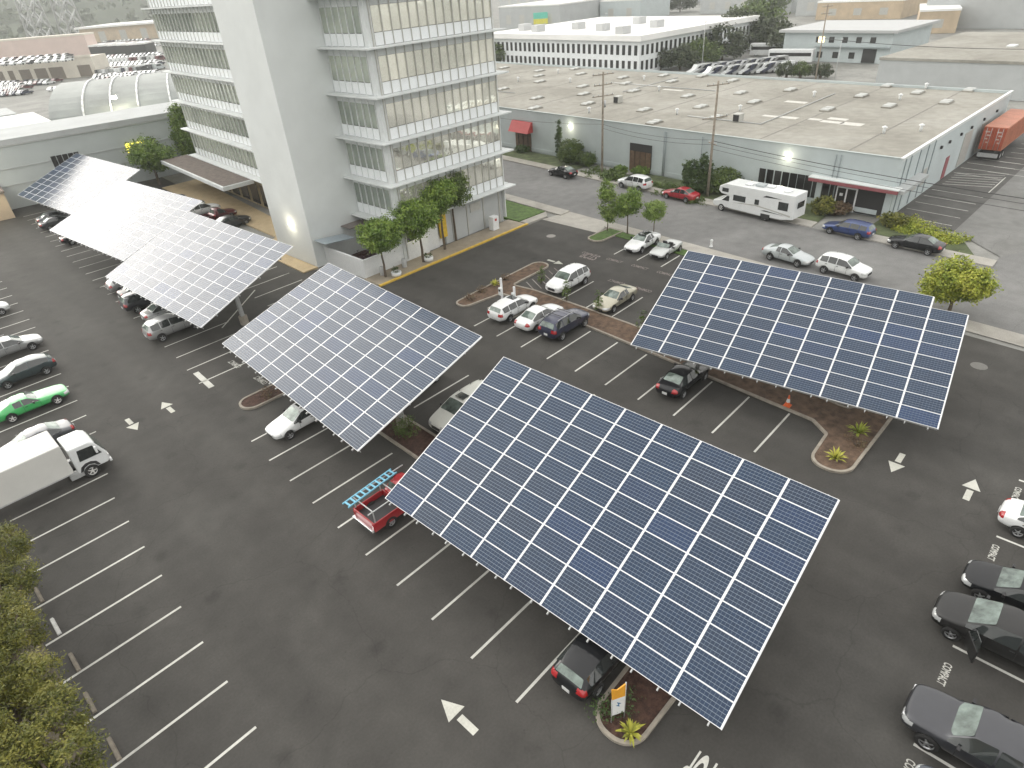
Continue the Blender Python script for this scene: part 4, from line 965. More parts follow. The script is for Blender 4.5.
b.box((4.055,0,1.62), (.03,1.72,.85), tilt=Matrix.Rotation(-.41,3,'Y')); b.build('windshield', M['wsglass'], cab)
for s in (-1,1):
    b = MB(); b.side([(2.75,1.3),(3.98,1.3),(3.68,2.0),(2.85,2.05)], s*1.03-.012, s*1.03+.012); b.build('side_window', M['cglass'], cab)
    b = MB(); b.box((4.24,s*.78,.85), (.05,.36,.22)); b.build('headlight', M['lamp'], cab)
    b = MB(); b.box((3.75,s*1.22,1.75), (.12,.22,.42)); b.build('mirror', M['white'], cab, bevel=.02)
    b = MB(); b.box((2.4,s*.8,.5), (.9,.4,.4)); b.build('fuel_tank', M['galv'], bt, bevel=.03)
    for wx in (3.1,-3.0): wheel(bt, wx, s*.98, .42, s, M['hub'])
    b = MB(); b.side([(2.55,.62),(2.68,.92),(2.95,1.06),(3.25,1.06),(3.52,.92),(3.65,.62),(3.5,.62),(3.38,.82),(3.1,.92),(2.82,.82),(2.7,.62)], s*1.0-.06, s*1.0+.06); b.build('fender', M['plastic'], cab)
b = MB(); b.box((4.24,0,.52), (.14,1.95,.2)); b.build('bumper', M['white'], bt, bevel=.03)

car('sedan','parked_car','white sedan with a sunroof, nose out under the edge of the middle canopy','car',14.1,34.2,D,WHITE,extras=('sunroof',))
# red pickup with ladder
rp = car('cabshort','pickup_truck','red pickup truck with open bed, tail out from under the nearest canopy','pickup',13.6,22.95,U,TRUCKRED)
bed_of_pickup(rp, -.6, -2.55, .93, 1.0, TRUCKRED); 
for s in (-1,1): wheel(rp, -1.55, s*.84, .37, s, M['rim'])
b = MB()
for s in (-1,1):
    for x in (-.75,-2.4): b.box((x, s*.86, 1.35), (.05,.05,.75))
    b.box((-.9, s*.86, 1.72), (3.6,.05,.05))
for x in (-.75,-2.4): b.box((x,0,1.72),(.05,1.72,.05))
b.build('ladder_rack', M['galv'], rp)
b = MB()
for s in (-1,1): b.box((0,s*.23,0),(3.3,.06,.07))
for k in range(10): b.box((-1.5+.333*k,0,.015),(.10,.40,.04))
o = b.build('extension_ladder', M['ladder']); o.location = (12.15,23.55,1.86); o.rotation_euler = (0,0,R(4)); tag(o,'pale blue ladder lying along the rack of the red pickup','ladder')
car('hatch','parked_car','black hatchback with red tail lights, tail out beside the sign island','car',12.95,9.25,U,BLACK,sc=(1,1.04,1.05))
v = car('minivan','parked_van','cream white van with roof racks, nose against the planting between the canopies','van',21.25,26.15,D,PEARL,extras=('sunroof',))
car('sedan','parked_car','white sedan in the shade under the right edge of the middle canopy','car',21.6,31.8,D,WHITE)
car('suv','parked_car','silver grey estate with roof rails, last car under the pale canopy','car',14.35,55.3,U,SILVER,group='cars under the pale canopy',extras=('rack',))
car('sedan','parked_car','silver sedan beside the silver estate under the pale canopy','car',15.6,59.4,U,SILVER,group='cars under the pale canopy')
car('suv','parked_car','dark suv with white roof glare under the pale canopy','car',15.2,63.2,U,DKGREY,group='cars under the pale canopy')
car('hatch','parked_car','silver hatchback nearest the far corner of the pale canopy','car',15.9,69.6,U,SILVER,group='cars under the pale canopy')
car('sedan','parked_car','black sedan in the shadow between two pale canopies, beside the silver hatchback','car',16.0,66.4,U,BLACK,group='cars under the pale canopy')
car('sedan','parked_car','dark car at the left end of the row under the whitest canopy','car',17.7,100.5,U,DKGREY,group='cars near the far wall')
car('sedan','parked_car','black car just visible under the second white canopy','car',17.6,91.0,U,BLACK,group='cars near the far wall')
car('sedan','parked_car','dark grey car beside the dark one near the far wall','car',18.1,103.3,U,GREY,group='cars near the far wall')
# along the tower
tr = [(31.0,97.2,NAVY,'sedan','dark sedan beside the tower under the green tree'),(31.2,91.6,BLACK,'sedan','black sedan under the entrance canopy edge'),(31.3,87.0,WHITE,'suv','white suv parked at the tower between a dark sedan and the maroon pickup'),(31.0,94.2,SILVER,'sedan','silver sedan behind the white suv at the tower'),(31.4,78.9,DKGREY,'sedan','dark sedan beside the maroon pickup at the tower')]
for x,y,m_,k_,lb in tr: car(k_,'parked_car',lb,'car',x-.2,y,U,m_,group='cars parked against the tower')
mp = car('cabshort','pickup_truck','dark maroon pickup truck parked beside the tower','pickup',31.1,82.9,U,MAROON); bed_of_pickup(mp,-.6,-2.55,.93,1.0,MAROON)
for s in (-1,1): wheel(mp,-1.55,s*.84,.37,s,M['rim'])
# central rows
car('wagon','parked_car','white estate car with a sunroof, leftmost of the three nose in by the island','car',34.2,33.85,U,WHITE,group='cars in the central row',extras=('sunroof',))
car('sedan','parked_car','white sedan between the white estate and the dark suv','car',34.2,30.95,U,WHITE,group='cars in the central row')
car('suv','parked_car','dark suv with silver roof rails and crossbars in the central row','car',34.35,28.45,U,NAVY,group='cars in the central row',extras=('rack','crossbar'))
car('sedan','parked_car','black sedan alone in the row, half under the right canopy','car',33.0,17.15,U,BLACK,group='cars in the central row')
car('suv','parked_car','white suv nose down towards the mulch strip, beside the hatched aisle','car',40.85,33.4,D,WHITE)
car('coupe','parked_car','gold beige coupe facing the mulch strip','car',40.5,28.0,D,GOLD)
car('coupe','parked_car','white sedan with dark glass roof by the young trees','car',52.6,33.25,D,WHITE,extras=('glassroof',),group='cars by the street hedge',sc=(1,1.02,1.08))
cv = car('open','parked_car','pale silver convertible with its black top down','car',52.55,30.45,D,pc('champagne',(.52,.54,.53),.3),group='cars by the street hedge')
b = MB(); b.box((.62,0,1.06),(.03,1.25,.46),tilt=Matrix.Rotation(-.95,3,'Y')); b.build('windshield', M['wsglass'], cv)
for s in (-1,1):
    b = MB(); b.box((-.25,s*.34,.92),(.18,.44,.5)); b.box((0,s*.34,.80),(.5,.44,.16)); b.build('seat', M['plastic'], cv, bevel=.05)
# street
sa = 90-math.degrees(math.atan(.105)); SO = sa-180
car('sedan','parked_car','black sedan parked across the street near the red door canopy','car',69.3,57.2,sa,BLACK,group='cars along the far kerb')
car('suv','parked_car','white suv parked across the street beside the brown double door','car',69.4,45.45,sa,WHITE,group='cars along the far kerb')
car('sedan','parked_car','red sedan parked across the street between the white suv and the motorhome','car',68.35,38.2,sa,RED,group='cars along the far kerb')
car('wagon','parked_car','blue estate car parked in front of the maroon corner entrance','car',66.6,18.4,sa,BLUE,group='cars along the far kerb')
car('sedan','parked_car','black sedan parked beside the bright green planting','car',65.95,12.15,sa,BLACK,group='cars along the far kerb')
car('coupe','parked_car','pale grey sedan on the near side of the street, nose to the right','car',57.05,20.35,SO,PALE,group='cars along the near kerb',sc=(1,1,1.1))
car('suv','parked_car','white suv on the near side of the street beside the pale grey sedan','car',56.8,15.3,SO,WHITE,group='cars along the near kerb',sc=(.95,1,.95))
# right row: noses towards the aisle (+y) except the white one
car('sedan','parked_car','white car with red tail lights at the right edge','car',31.75,-3.25,-90,WHITE,group='cars in the right row')
car('hatch','parked_car','black hatchback nose out, half hidden behind the black minivan','car',26.6,-2.75,90,BLACK,group='cars in the right row')
vn = car('minivan','parked_van','black minivan with its front door standing open','van',23.85,-2.6,90,pc('jet',(.018,.018,.018)),group='cars in the right row')
b = MB(); b.side([(0,.35),(-1.0,.35),(-1.0,1.05),(0,1.05)], -.04, .04); od = b.build('open_door', pc('jet',None), vn, bevel=.03); od.location = (1.15,.99,0); od.rotation_euler = (0,0,R(-62))
b = MB(); b.side([(-.08,1.07),(-.98,1.07),(-.9,1.55),(-.4,1.58)], -.015, .015); b.build('door_glass', M['cglass'], od)
pk = car('cab','pickup_truck','large dark charcoal pickup truck with a chrome grille, nose out at lower right','pickup',18.5,-3.35,90,DKGREY,group='cars in the right row')
bed_of_pickup(pk,-1.0,-2.9,1.0,1.15,DKGREY)
for s in (-1,1): wheel(pk,-1.9,s*.88,.41,s,M['rim'])
b = MB(); b.box((2.76,0,.86),(.10,1.5,.12)); b.build('chrome_grille', M['chrome'], pk, bevel=.03)
car('hatch','parked_car','dark blue grey car nose out at the bottom right corner','car',15.75,-3.6,90,pc('slate',(.06,.07,.09),.4),group='cars in the right row')

# motorhome
rv = empty('motorhome', (67.5,28.35,.004), R(sa), 'long white motorhome with an over cab bunk and grey swoosh stripes', 'motorhome')
b = MB(); b.side([(2.75,.55),(2.75,1.95),(3.75,2.05),(4.15,2.35),(4.05,2.85),(3.3,3.2),(-4.75,3.22),(-4.85,.75),(-3.6,.5),(-1.2,.45)], -1.24, 1.24); b.build('coach_body', WHITE, rv, bevel=.07, segs=3)
b = MB(); b.side([(2.7,.5),(4.75,.48),(4.9,.75),(4.85,1.12),(3.95,1.28),(3.1,1.98),(2.7,2.0)], -1.0, 1.0); cb = b.build('cab', WHITE, rv, bevel=.1, segs=3)
b = MB(); b.box((3.54,0,1.64),(.03,1.7,.9),tilt=Matrix.Rotation(-.92,3,'Y')); b.build('windshield', M['cglass'], cb)
for s in (-1,1):
    b = MB(); b.side([(2.85,1.25),(3.75,1.25),(3.15,1.8),(2.85,1.8)], s*1.01-.012, s*1.01+.012); b.build('side_window', M['cglass'], cb)
    for (x,z,w_,h_) in ((3.3,2.5,.8,.42),(1.5,1.85,1.5,.62),(-.6,1.85,.5,.55),(-3.6,1.95,1.1,.85)):
        b = MB(); b.box((x,s*1.245,z),(w_,.03,h_)); b.build('window', M['cglass'], rv, bevel=.008)
    b = MB(); b.side([(2.3,1.28),(-.5,1.42),(-2.9,1.20),(-4.5,.95),(-4.5,1.12),(-2.9,1.30),(-.5,1.55),(1.2,1.42)], s*1.246-.008, s*1.246+.008); b.build('swoosh_stripe', M['mullion'], rv)
    b = MB(); b.side([(-1.2,1.05),(-3.8,1.0),(-1.6,1.16)], s*1.246-.008, s*1.246+.008); b.side([(-1.2,2.5),(-3.4,2.62),(-1.6,2.72)], s*1.246-.008, s*1.246+.008); b.build('swoosh_stripe', M['plastic'], rv)
    for wx in (3.75,-1.75): wheel(rv, wx, s*(.92 if wx > 0 else 1.05), .40, s, M['hub'])
    b = MB(); b.box((-1.75,s*1.12,.5),(1.05,.26,.55)); b.build('wheel_well', M['dark'], rv)
for x,y in ((1.0,.3),(-1.3,-.2),(-3.4,.3)):
    b = MB(); b.box((x,y,3.29),(.75,.75,.14)); b.build('roof_vent', M['white'], rv, bevel=.04)
b = MB(); b.box((-.2,0,3.34),(1.0,.9,.26)); b.build('air_conditioner', PALE, rv, bevel=.08)
b = MB(); b.box((-4.86,0,2.1),(.03,1.3,.6)); b.build('rear_window', M['cglass'], rv)

# container on a trailer by the side wall
ct = empty('container_trailer', (101.3,13.75,.004), -.036, 'rusty orange shipping container on a trailer beside the warehouse wall', 'container')
b = MB(); b.box((6.4,0,2.75),(12.6,2.5,2.75)); cbx = b.build('container_box', M['contn'], ct, bevel=.02)
for s in (-1,1):
    b = MB()
    for k in range(46): b.box((.35+.27*k,s*1.26,2.75),(.12,.05,2.4))
    b.build('side_corrugation', M['contn'], cbx)
for s in (-1,1):
    b = MB(); b.box((.06,s*.62,2.75),(.08,1.18,2.55)); dd = b.build('container_door', M['contd'], cbx)
    b = MB()
    for q in (.35,.85): b.tube((-.01,s*q,1.5),(-.01,s*q,4.0),.03,n=6)
    b.build('lock_bar', M['galv'], dd)
    b = MB()
    for k in range(4): b.box((-.0,s*.62+.1*(-1)**k,3.55-.42*k),(.02,.5-.08*k,.16))
    b.build('door_marking', mat('faded_white', (.55,.42,.36), .7), dd)
b = MB(); b.box((6.4,0,1.15),(12.4,1.2,.3)); b.build('trailer_frame', M['dark'], ct)
b = MB(); b.box((.05,0,.75),(.12,2.2,.5)); b.build('rear_bumper', M['galv'], ct)
for wx in (1.6,2.9):
    for s in (-1,1): wheel(ct, wx, s*1.0, .50, s, M['hub'])

# ================================================================ poles and wires
def pole(loc, h, arms, label, lean=(0,0), transf=None):
    r = empty('utility_pole', loc, 0, label, 'utility pole', 'wooden utility poles')
    b = MB(); b.tube((0,0,-.1),(lean[0],lean[1],h),.17,.11,10); b.build('post', M['wood'], r)
    out = []
    for k,(z,w_,a) in enumerate(arms):
        b = MB(); d = Vector((math.cos(a),math.sin(a),0)); f = z/h; c = Vector((lean[0]*f,lean[1]*f,z))
        b.tube(c-d*w_/2,c+d*w_/2,.06,n=6); ar = b.build('crossarm', M['wood'], r)
        b = MB()
        for q in (-.46,-.2,.2,.46): b.lathe([(.05,0),(.07,.08),(.04,.2),(.001,.22)],8,c+d*w_*q+Vector((0,0,.05)))
        b.build('insulators', M['galv'], ar); out.append(Vector(loc)+c+Vector((0,0,.2)))
    if transf: b = MB(); b.lathe([(.001,0),(.28,0),(.28,.8),(.001,.85)],14,(.35,.1,transf)); b.build('transformer', M['galv'], r)
    return out
p1 = tuple(gp(602,177)); p2 = (70.75,35.95,0)
pole(p1,13.0,[(12.7,3.0,R(-25)),(11.5,2.6,R(-25)),(10.2,3.0,R(-25))],'wooden utility pole with three crossarms left of the brown double door',transf=8.8)
pole(p2,12.7,[(12.3,2.8,R(-30)),(8.9,3.2,R(-30)),(6.1,1.6,R(60))],'leaning wooden utility pole behind the motorhome',lean=(.25,.2))
g3 = gp(812,79,2); pole((g3.x+2,g3.y,0),15,[(14.6,2.4,R(-30)),(13.4,2.4,R(-30))],'distant utility pole behind the long warehouse roof',lean=(1.2,.6))
def wires(name, label, a, c, sag, r=.022, n=14):
    b = MB(); a, c = Vector(a), Vector(c); pr = a
    for k in range(1,n+1):
        t = k/n; q = a.lerp(c,t)-Vector((0,0,sag*4*t*(1-t))); b.tube(pr,q,r,n=5,caps=False); pr = q
    o = b.build(name, M['wire']); return tag(o,label,'cable','overhead cables along the street')
wires('overhead_cable','overhead cable between the two wooden poles, upper line',(71.56,52.13,6.8),(70.9,36.1,6.5),.5)
wires('overhead_cable','overhead cable between the two wooden poles, lower line',(71.56,52.13,6.3),(70.9,36.1,6.0),.5)
wires('overhead_cable','thick overhead cable from the pole behind the motorhome to the right edge',(70.9,36.1,6.4),(66.5,-30,6.4),1.4,.035,24)
wires('overhead_cable','thin overhead cable above the corner entrance running to the right edge',(70.9,36.1,6.0),(66.2,-30,5.8),1.3,.02,24)
wires('overhead_cable','lowest thin overhead cable in front of the maroon entrance',(70.9,36.1,5.5),(66.0,-30,5.2),1.3,.02,24)
wires('overhead_cable','overhead cable running left from the pole to the red door canopy',(71.56,52.13,6.8),(73,95,7.2),1.0,.02,20)
wires('overhead_cable','dark overhead cable crossing above the far end of the warehouse roof',(g3.x+3,g3.y,9.),(150,-5,8.5),1.3,.05,20)
def mast(u,v0,v1,z,label,r=.08):
    g = gp(u,v0,z); b = MB(); h = (v0-v1)/max(.1,FPX/(g-Vector((0,0,CAMH))).length)*1.02; b.tube((0,0,0),(0,0,h+z),r,r*.7,8); b.box((0,0,h+z),(.9,.2,.15)); o = b.build('light_mast', M['galv']); o.location = (g.x,g.y,0); tag(o,label,'lamp post','slim posts behind the warehouse')
mast(605,64,26,2,'slim post in front of the white office block, left of its corner'); mast(702,64,33,2,'slim post among the trees right of the white office block corner')
mast(835,76,50,2,'short pale post in the yard before the two storey grey building')
# ================================================================ street furniture
def simple(name,label,cat,loc,fn,mats,bevel=0,group=None):
    b = MB(); fn(b); o = b.build(name,mats,bevel=bevel); o.location = loc; return tag(o,label,cat,group)
g = gp(712,247); simple('hydrant','small white fire hydrant on the pavement beside the right canopy','hydrant',(g.x-.2,g.y,.1),lambda b:(b.lathe([(.16,0),(.16,.08),(.11,.1),(.11,.55),(.15,.58),(.13,.7),(.001,.78)],14),b.tube((-.2,0,.45),(.2,0,.45),.06,n=8)),M['white'])
g = gp(787,407); cn_ = empty('traffic_cone',(g.x,g.y,.1),0,'orange and white traffic cone on the mulch under the right canopy','cone')
b = MB(); b.box((0,0,.03),(.42,.42,.05)); b.lathe([(.16,.05),(.12,.3)],14); b.lathe([(.08,.55),(.04,.8),(.001,.8)],14); b.build('cone_body',M['orange'],cn_)
b = MB(); b.lathe([(.12,.3),(.08,.55)],14); b.build('reflective_band',M['white'],cn_)
# feather sign in the end island
fs = empty('banner_sign',(11.3,7.2,.1),R(150),'white and orange banner sign on a post in the end island by the black hatchback','sign'); fs.scale = (.8,1,.92)
b = MB(); b.tube((-.33,0,0),(-.33,0,2.5),.03,n=8); b.tube((.33,0,0),(.33,0,1.6),.03,n=8); b.build('post',M['galv'],fs)
b = MB(); b.box((0,0,1.05),(.7,.04,1.1)); wp = b.build('white_panel',M['white'],fs)
b = MB(); b.side([(-.33,1.62),(.33,1.62),(.38,2.35),(.1,2.2),(-.33,2.45)],-.02,.02); b.build('orange_panel',M['banner'],fs)
b = MB(); b.face([(-.05,-.024,1.0),(.15,-.024,1.15),(.02,-.024,1.17),(.1,-.024,1.38),(-.14,-.024,1.2),(-.02,-.024,1.18)]); b.face([(-.05,.024,1.0),(.15,.024,1.15),(.02,.024,1.17),(.1,.024,1.38),(-.14,.024,1.2),(-.02,.024,1.18)]); b.build('blue_emblem',M['bluemark'],wp)
# charging posts on the concrete pad
g = gp(508,309)
for dx_,dy_,h,lb in ((-.1,.5,2.6,'tall white charging post on the concrete pad'),(.4,-.5,1.9,'shorter white charging post on the concrete pad')):
    r = empty('charging_post',(g.x+dx_,g.y+dy_,.17),0,lb,'charging post','charging posts on the pad'); b = MB(); b.box((0,0,h/2),(.16,.16,h)); b.build('post',M['alum'],r,bevel=.02)
    b = MB(); b.box((-.16,0,h*.55),(.18,.34,.7)); b.build('charger_unit',M['white'],r,bevel=.04); b = MB(); b.box((-.26,0,h*.6),(.02,.2,.2)); b.build('screen',M['pglass'],r)
    b = MB(); b.lathe([(.10,0),(.09,.2),(.07,.4)],8,(-.25,.25,.1)); b.build('cable_coil',M['plastic'],r)
# white kiosk, planters and bins before the tower
g = gp(497,231); kk = empty('white_kiosk',(g.x,g.y+.4,.13),0,'small white box cabinet with a red mark by the tower corner','cabinet'); b = MB(); b.box((0,0,.75),(.9,.7,1.5)); b.build('cabinet_body',M['white'],kk,bevel=.03); b = MB(); b.box((0,-.36,1.15),(.3,.02,.25)); b.build('red_mark',M['red'],kk)
for u,v,lb in ((397,277,'round white planter nearest the patio wall'),(429,262,'round white planter between the two leafy street trees')):
    g = gp(u,v); r = empty('planter',(g.x,g.y,.13),0,lb,'planter','planters on the tower pavement'); b = MB(); b.lathe([(.3,0),(.48,.1),(.5,.42),(.42,.45),(.4,.38),(.001,.38)],18); b.build('pot',M['white'],r); P,Q = crown_pts([(0,0,.62,.35,.35,.25)],16,14,.15); link('plant_leaves',leafmesh('plant_leaves',P,Q,.12),M['lf_dark'],r)
for u,v,lb in ((383,276,'grey litter bin at the foot of the tree by the patio wall'),(405,268,'slim grey bin between the planters')):
    g = gp(u,v); simple('litter_bin',lb,'bin',(g.x,g.y,.13),lambda b:b.lathe([(.24,0),(.27,.75),(.2,.85),(.001,.87)],14),M['galv'])
g = gp(870,212); simple('sign_frame','white A shaped post frame in the bushes behind the blue estate car','sign',(g.x-3.,g.y+7.2,.05),lambda b:(b.tube((0,0,0),(0,0,1.9),.05,n=6),b.tube((0,-.9,0),(0,-.9,2.1),.05,n=6),b.tube((0,0,1.9),(0,-.9,2.1),.05,n=6)),M['white'])
g = gp(697,300)
# ================================================================ trees and shrubs
def rl(n,r,h0,h1,lr):      # irregular lobes
    out = []
    for k in range(n):
        a = 6.283*k/n+random.uniform(-.4,.4); q = r*random.uniform(.25,.6); s = lr*random.uniform(.8,1.15)
        out.append((q*math.cos(a),q*math.sin(a),random.uniform(h0,h1),s,s,s*random.uniform(.75,.95)))
    return out
g = gp(386,278); tree('street_tree','round leafy green tree nearest the patio wall on the tower pavement','tree',(g.x,g.y,.1),rl(6,1.3,3.7,4.7,1.5),M['lf_tree'],330,44,.2,.36,.10,group='trees along the tower pavement')
g = gp(424,263); tree('street_tree','large leafy green tree, biggest of the group at the tower front','tree',(g.x,g.y,.1),rl(7,1.6,4.2,6.4,1.6),M['lf_tree'],480,40,.22,.45,.12,group='trees along the tower pavement')
g = gp(447,251); tree('street_tree','leafy green tree right of the biggest one, before the tower glass','tree',(g.x,g.y+.3,.1),rl(6,1.4,4.8,6.9,1.5),M['lf_tree'],380,40,.22,.45,.12,group='trees along the tower pavement')
g = gp(452,248); tree('street_tree','darker green tree at the right end of the tower group','tree',(g.x+1.6,g.y+1.0,.1),rl(5,1.2,4.4,6.4,1.4),M['lf_hedge'],260,40,.22,.42,.1,group='trees along the tower pavement')
tree('young_tree','tall thin pale green tree, left of the three by the grassy island','tree',(54.5,38.9,.1),[(0,0,2.8,.9,.9,1.5),(.1,.2,4.2,.7,.7,1.1),(-.2,-.5,1.8,.6,.6,.7)],M['lf_young'],170,36,.18,.35,.06,group='young trees beside the street')
tree('young_tree','darker young tree in the middle of the three beside the street','tree',(54.9,36.6,.1),[(0,0,3.2,1.2,1.2,1.1),(.2,-.4,4.0,.8,.8,.8),(-.3,.6,2.4,.7,.7,.5)],M['lf_tree'],170,36,.18,.38,.07,group='young trees beside the street')
tree('young_tree','small lime green tree right of the three beside the street','tree',(55.2,33.6,.1),[(0,0,2.9,1.05,1.05,.95)],M['lf_young'],130,36,.17,.34,.05,group='young trees beside the street')
tree('street_tree','broad yellow green tree at the right corner of the far canopy','tree',(53.4,6.4,.1),rl(7,1.9,1.7,3.5,1.3),M['lf_lime'],420,42,.2,.42,.13)
g = gp(176,186); tree('courtyard_tree','wide dark green tree left of the entrance canopy','tree',(34.2,109.5,.1),rl(6,3.2,3.2,5.2,2.3),M['lf_tree'],300,40,.36,.8,.2)
tree('courtyard_tree','tall narrow green tree against the far left corner of the tower','tree',(41.6,112.6,.1),[(0,0,5.,1.7,1.7,3.2),(0,0,8.,1.2,1.2,2.2)],M['lf_tree'],260,40,.34,.7,.18)
# big olive tree in the lower left corner, near the camera
FT = [(a-1.15,b_+.6,c,d*.86,e*.9,f*.9) for a,b_,c,d,e,f in [(-1.0,32.4,2.9,1.1,1.3,1.0),(-1.0,30.,2.6,.8,1.1,.8),(-1.6,16.6,5.2,.9,.9,.9),(-1.5,18.9,4.8,.9,1.,.9),(-1.7,21.4,4.4,.9,1.1,.9),(-1.6,24.9,3.8,.9,1.2,.9),(-2.6,33.0,2.9,1.2,1.3,1.0),(-2.1,30.2,2.8,1.0,1.2,.9),(-1.9,27.4,3.2,1.0,1.2,1.),(-2.9,30.6,3.0,1.3,1.4,1.1),(-2.9,17.4,5.0,1.1,1.0,1.0),(-3.0,28.6,3.4,1.5,1.6,1.2),(-3.2,25.2,4.2,1.5,2.0,1.4),(-3.4,22.4,5.0,1.5,1.8,1.5),(-3.9,20.0,5.6,1.9,1.8,1.6),(-3.2,17.9,5.2,1.7,1.4,1.4),(-4.2,31.0,3.4,1.6,1.4,1.1),(-5.6,26.5,6.2,1.9,2.6,1.5),(-5.4,22.0,7.0,1.6,2.0,1.3)]]
base = Vector((-4.6,23.5,0)); tree('olive_tree','large olive green tree filling the lower left corner','tree',base,[(a-base.x,b_-base.y,c,d,e,f) for a,b_,c,d,e,f in FT],M['lf_olive'],1350,110,.125,.30,.3,fork=.8,limbs=40,asp=.34,fill=.62)
# across the street
def G_(u,v): g = gp(u,v); return (g.x,g.y,.05)
g = G_(558,166); tree('cypress','slim dark cypress against the warehouse wall by the red canopy','tree',(g[0]+2.4,g[1]+1.7,0),[(0,0,2.4,.55,.55,2.2),(0,0,4.6,.3,.3,1.6)],M['lf_dark'],130,34,.16,.2,.08)
sh = [('round_shrub','big round dark green shrub below the lit wall lamp',571,163,1.9,3.3,M['lf_hedge'],1500),('round_shrub','smaller shrub right of the big round one',588,166,1.1,1.7,M['lf_hedge'],700),('low_shrub','low dark hedge below the red door canopy',524,152,1.4,.9,M['lf_dark'],500),('low_shrub','low shrub at the right end of the bed before the brown double door',620,175,.9,1.2,M['lf_tree'],500),('low_shrub','low sprawling green shrub beside the wooden pole',612,179,1.6,1.0,M['lf_hedge'],700),('low_shrub','low green shrub just right of the double door',640,175,1.2,1.1,M['lf_tree'],500),('round_shrub','wide dark shrub between the pole and the motorhome',722,192,2.2,2.8,M['lf_hedge'],1500),('low_shrub','yellowish shrub behind the front of the motorhome',741,196,1.5,1.6,M['lf_olive'],700),('low_shrub','brown green shrub left of the white post frame',822,214,1.2,1.8,M['lf_olive'],800),('low_shrub','brownish bush before the entrance recess',838,214,1.1,1.2,M['lf_dry'],600),('low_shrub','low brown shrub at the warehouse corner',893,226,1.2,1.2,M['lf_olive'],600)]
for nm,lb,u,v,r_,h_,m_,n_ in sh:
    g = G_(u,v); shrub(nm,lb,'shrub',g,r_,h_,m_,int(n_*3.4),.26,group='shrubs along the warehouse')
g = G_(695,193); shrub('juniper','tall ragged dark juniper with spiky tips beside the leaning pole','shrub',g,1.9,4,M['lf_dark'],9000,.24,lobes=[(0,0,1.5,1.7,1.7,1.5),(-.3,.6,2.8,.9,.9,1.2),(.4,-.7,3.3,.5,.6,1.5),(-.2,1.3,2.6,.6,.5,1.2),(.2,-1.5,2.6,.5,.5,1.3)],rc=.22)
for u0,v0,u1,v1,n_,lb,m_ in ((575,172,700,206,26,'low leafy ground cover along the far planting strip',M['lf_hedge']),(896,222,956,242,22,'bright green ground cover beside the black sedan',M['lf_lime'])):
    A,B_ = gp(u0,v0),gp(u1,v1); lob = []
    for k in range(n_):
        t = random.random(); q = A.lerp(B_,t); o_ = random.uniform(-.2,3.2)
        lob.append((q.x+o_+ (0 if m_ is M['lf_hedge'] else -1.5),q.y,.2,random.uniform(.7,1.2),random.uniform(.8,1.6),random.uniform(.25,.5)))
    P,Q = crown_pts(lob,n_*16,16,.3,.3); P[:,2] = np.maximum(P[:,2],.06)
    o = link('ground_cover',leafmesh('ground_cover',P,Q,.2),m_); tag(o,lb,'ground cover',kind='stuff')
# lot plants
g = gp(410,436); shrub('round_shrub','dark green bush in the mulch beside the cream van','shrub',(17.6,27.6,.1),.75,1.3,M['lf_hedge'],700,.14)
for u,v,lb in ((602,311,'slim young conifer in the mulch strip before the gold coupe'),(570,300,'slim young conifer in the mulch strip before the white suv'),(545,283,'small conifer beside the charging pad'),(645,330,'small dark bush where the mulch strip meets the right canopy')):
    g = gp(u,v); shrub('small_conifer',lb,'shrub',(g.x-.5,g.y,.1),.4,1.9,M['lf_hedge'],420,.13,group='small conifers of the mulch strip',lobes=[(0,0,.8,.42,.42,.7),(0,0,1.5,.25,.25,.5)],rc=.15)
spiky('spiky_plant','yellow green spiky plant beside the banner sign',(11.2,6.55,.1),.62,.5,M['lf_gold'])
spiky('spiky_plant','yellow green spiky plant at the rounded end of the right island',(31.3,6.6,.1),.75,.5,M['lf_gold'])
g = gp(858,435); spiky('spiky_plant','yellow topped leafy plant in the corner of the right mulch bed',(g.x,g.y,.1),.8,.7,M['lf_lime'],40)
shrub('low_shrub','dark green low shrub behind the banner sign','shrub',(11.9,7.35,.1),.55,.7,M['lf_dark'],260,.12); shrub('low_shrub','small dark shrub left of the banner sign','shrub',(11.0,7.75,.1),.4,.6,M['lf_dark'],200,.12)
g = gp(495,287); spiky('spiky_plant','yellow grassy plant in the middle of the long upper island',(g.x,g.y,.1),.7,.5,M['lf_gold'],36)
for u,v,lb in ((469,301,'low dark shrub at the left tip of the upper island'),(482,293,'low brown shrub beside the left tip of the upper island'),(268,397,'small reddish shrub in the little island left of the white sedan'),(855,446,'small dark shrub below the leafy corner plant'),(505,281,'low brown shrub near the charging pad')):
    g = gp(u,v); shrub('low_shrub',lb,'shrub',(g.x,g.y,.1),.5,.55,M['lf_dry'],240,.12,group='small shrubs of the islands')

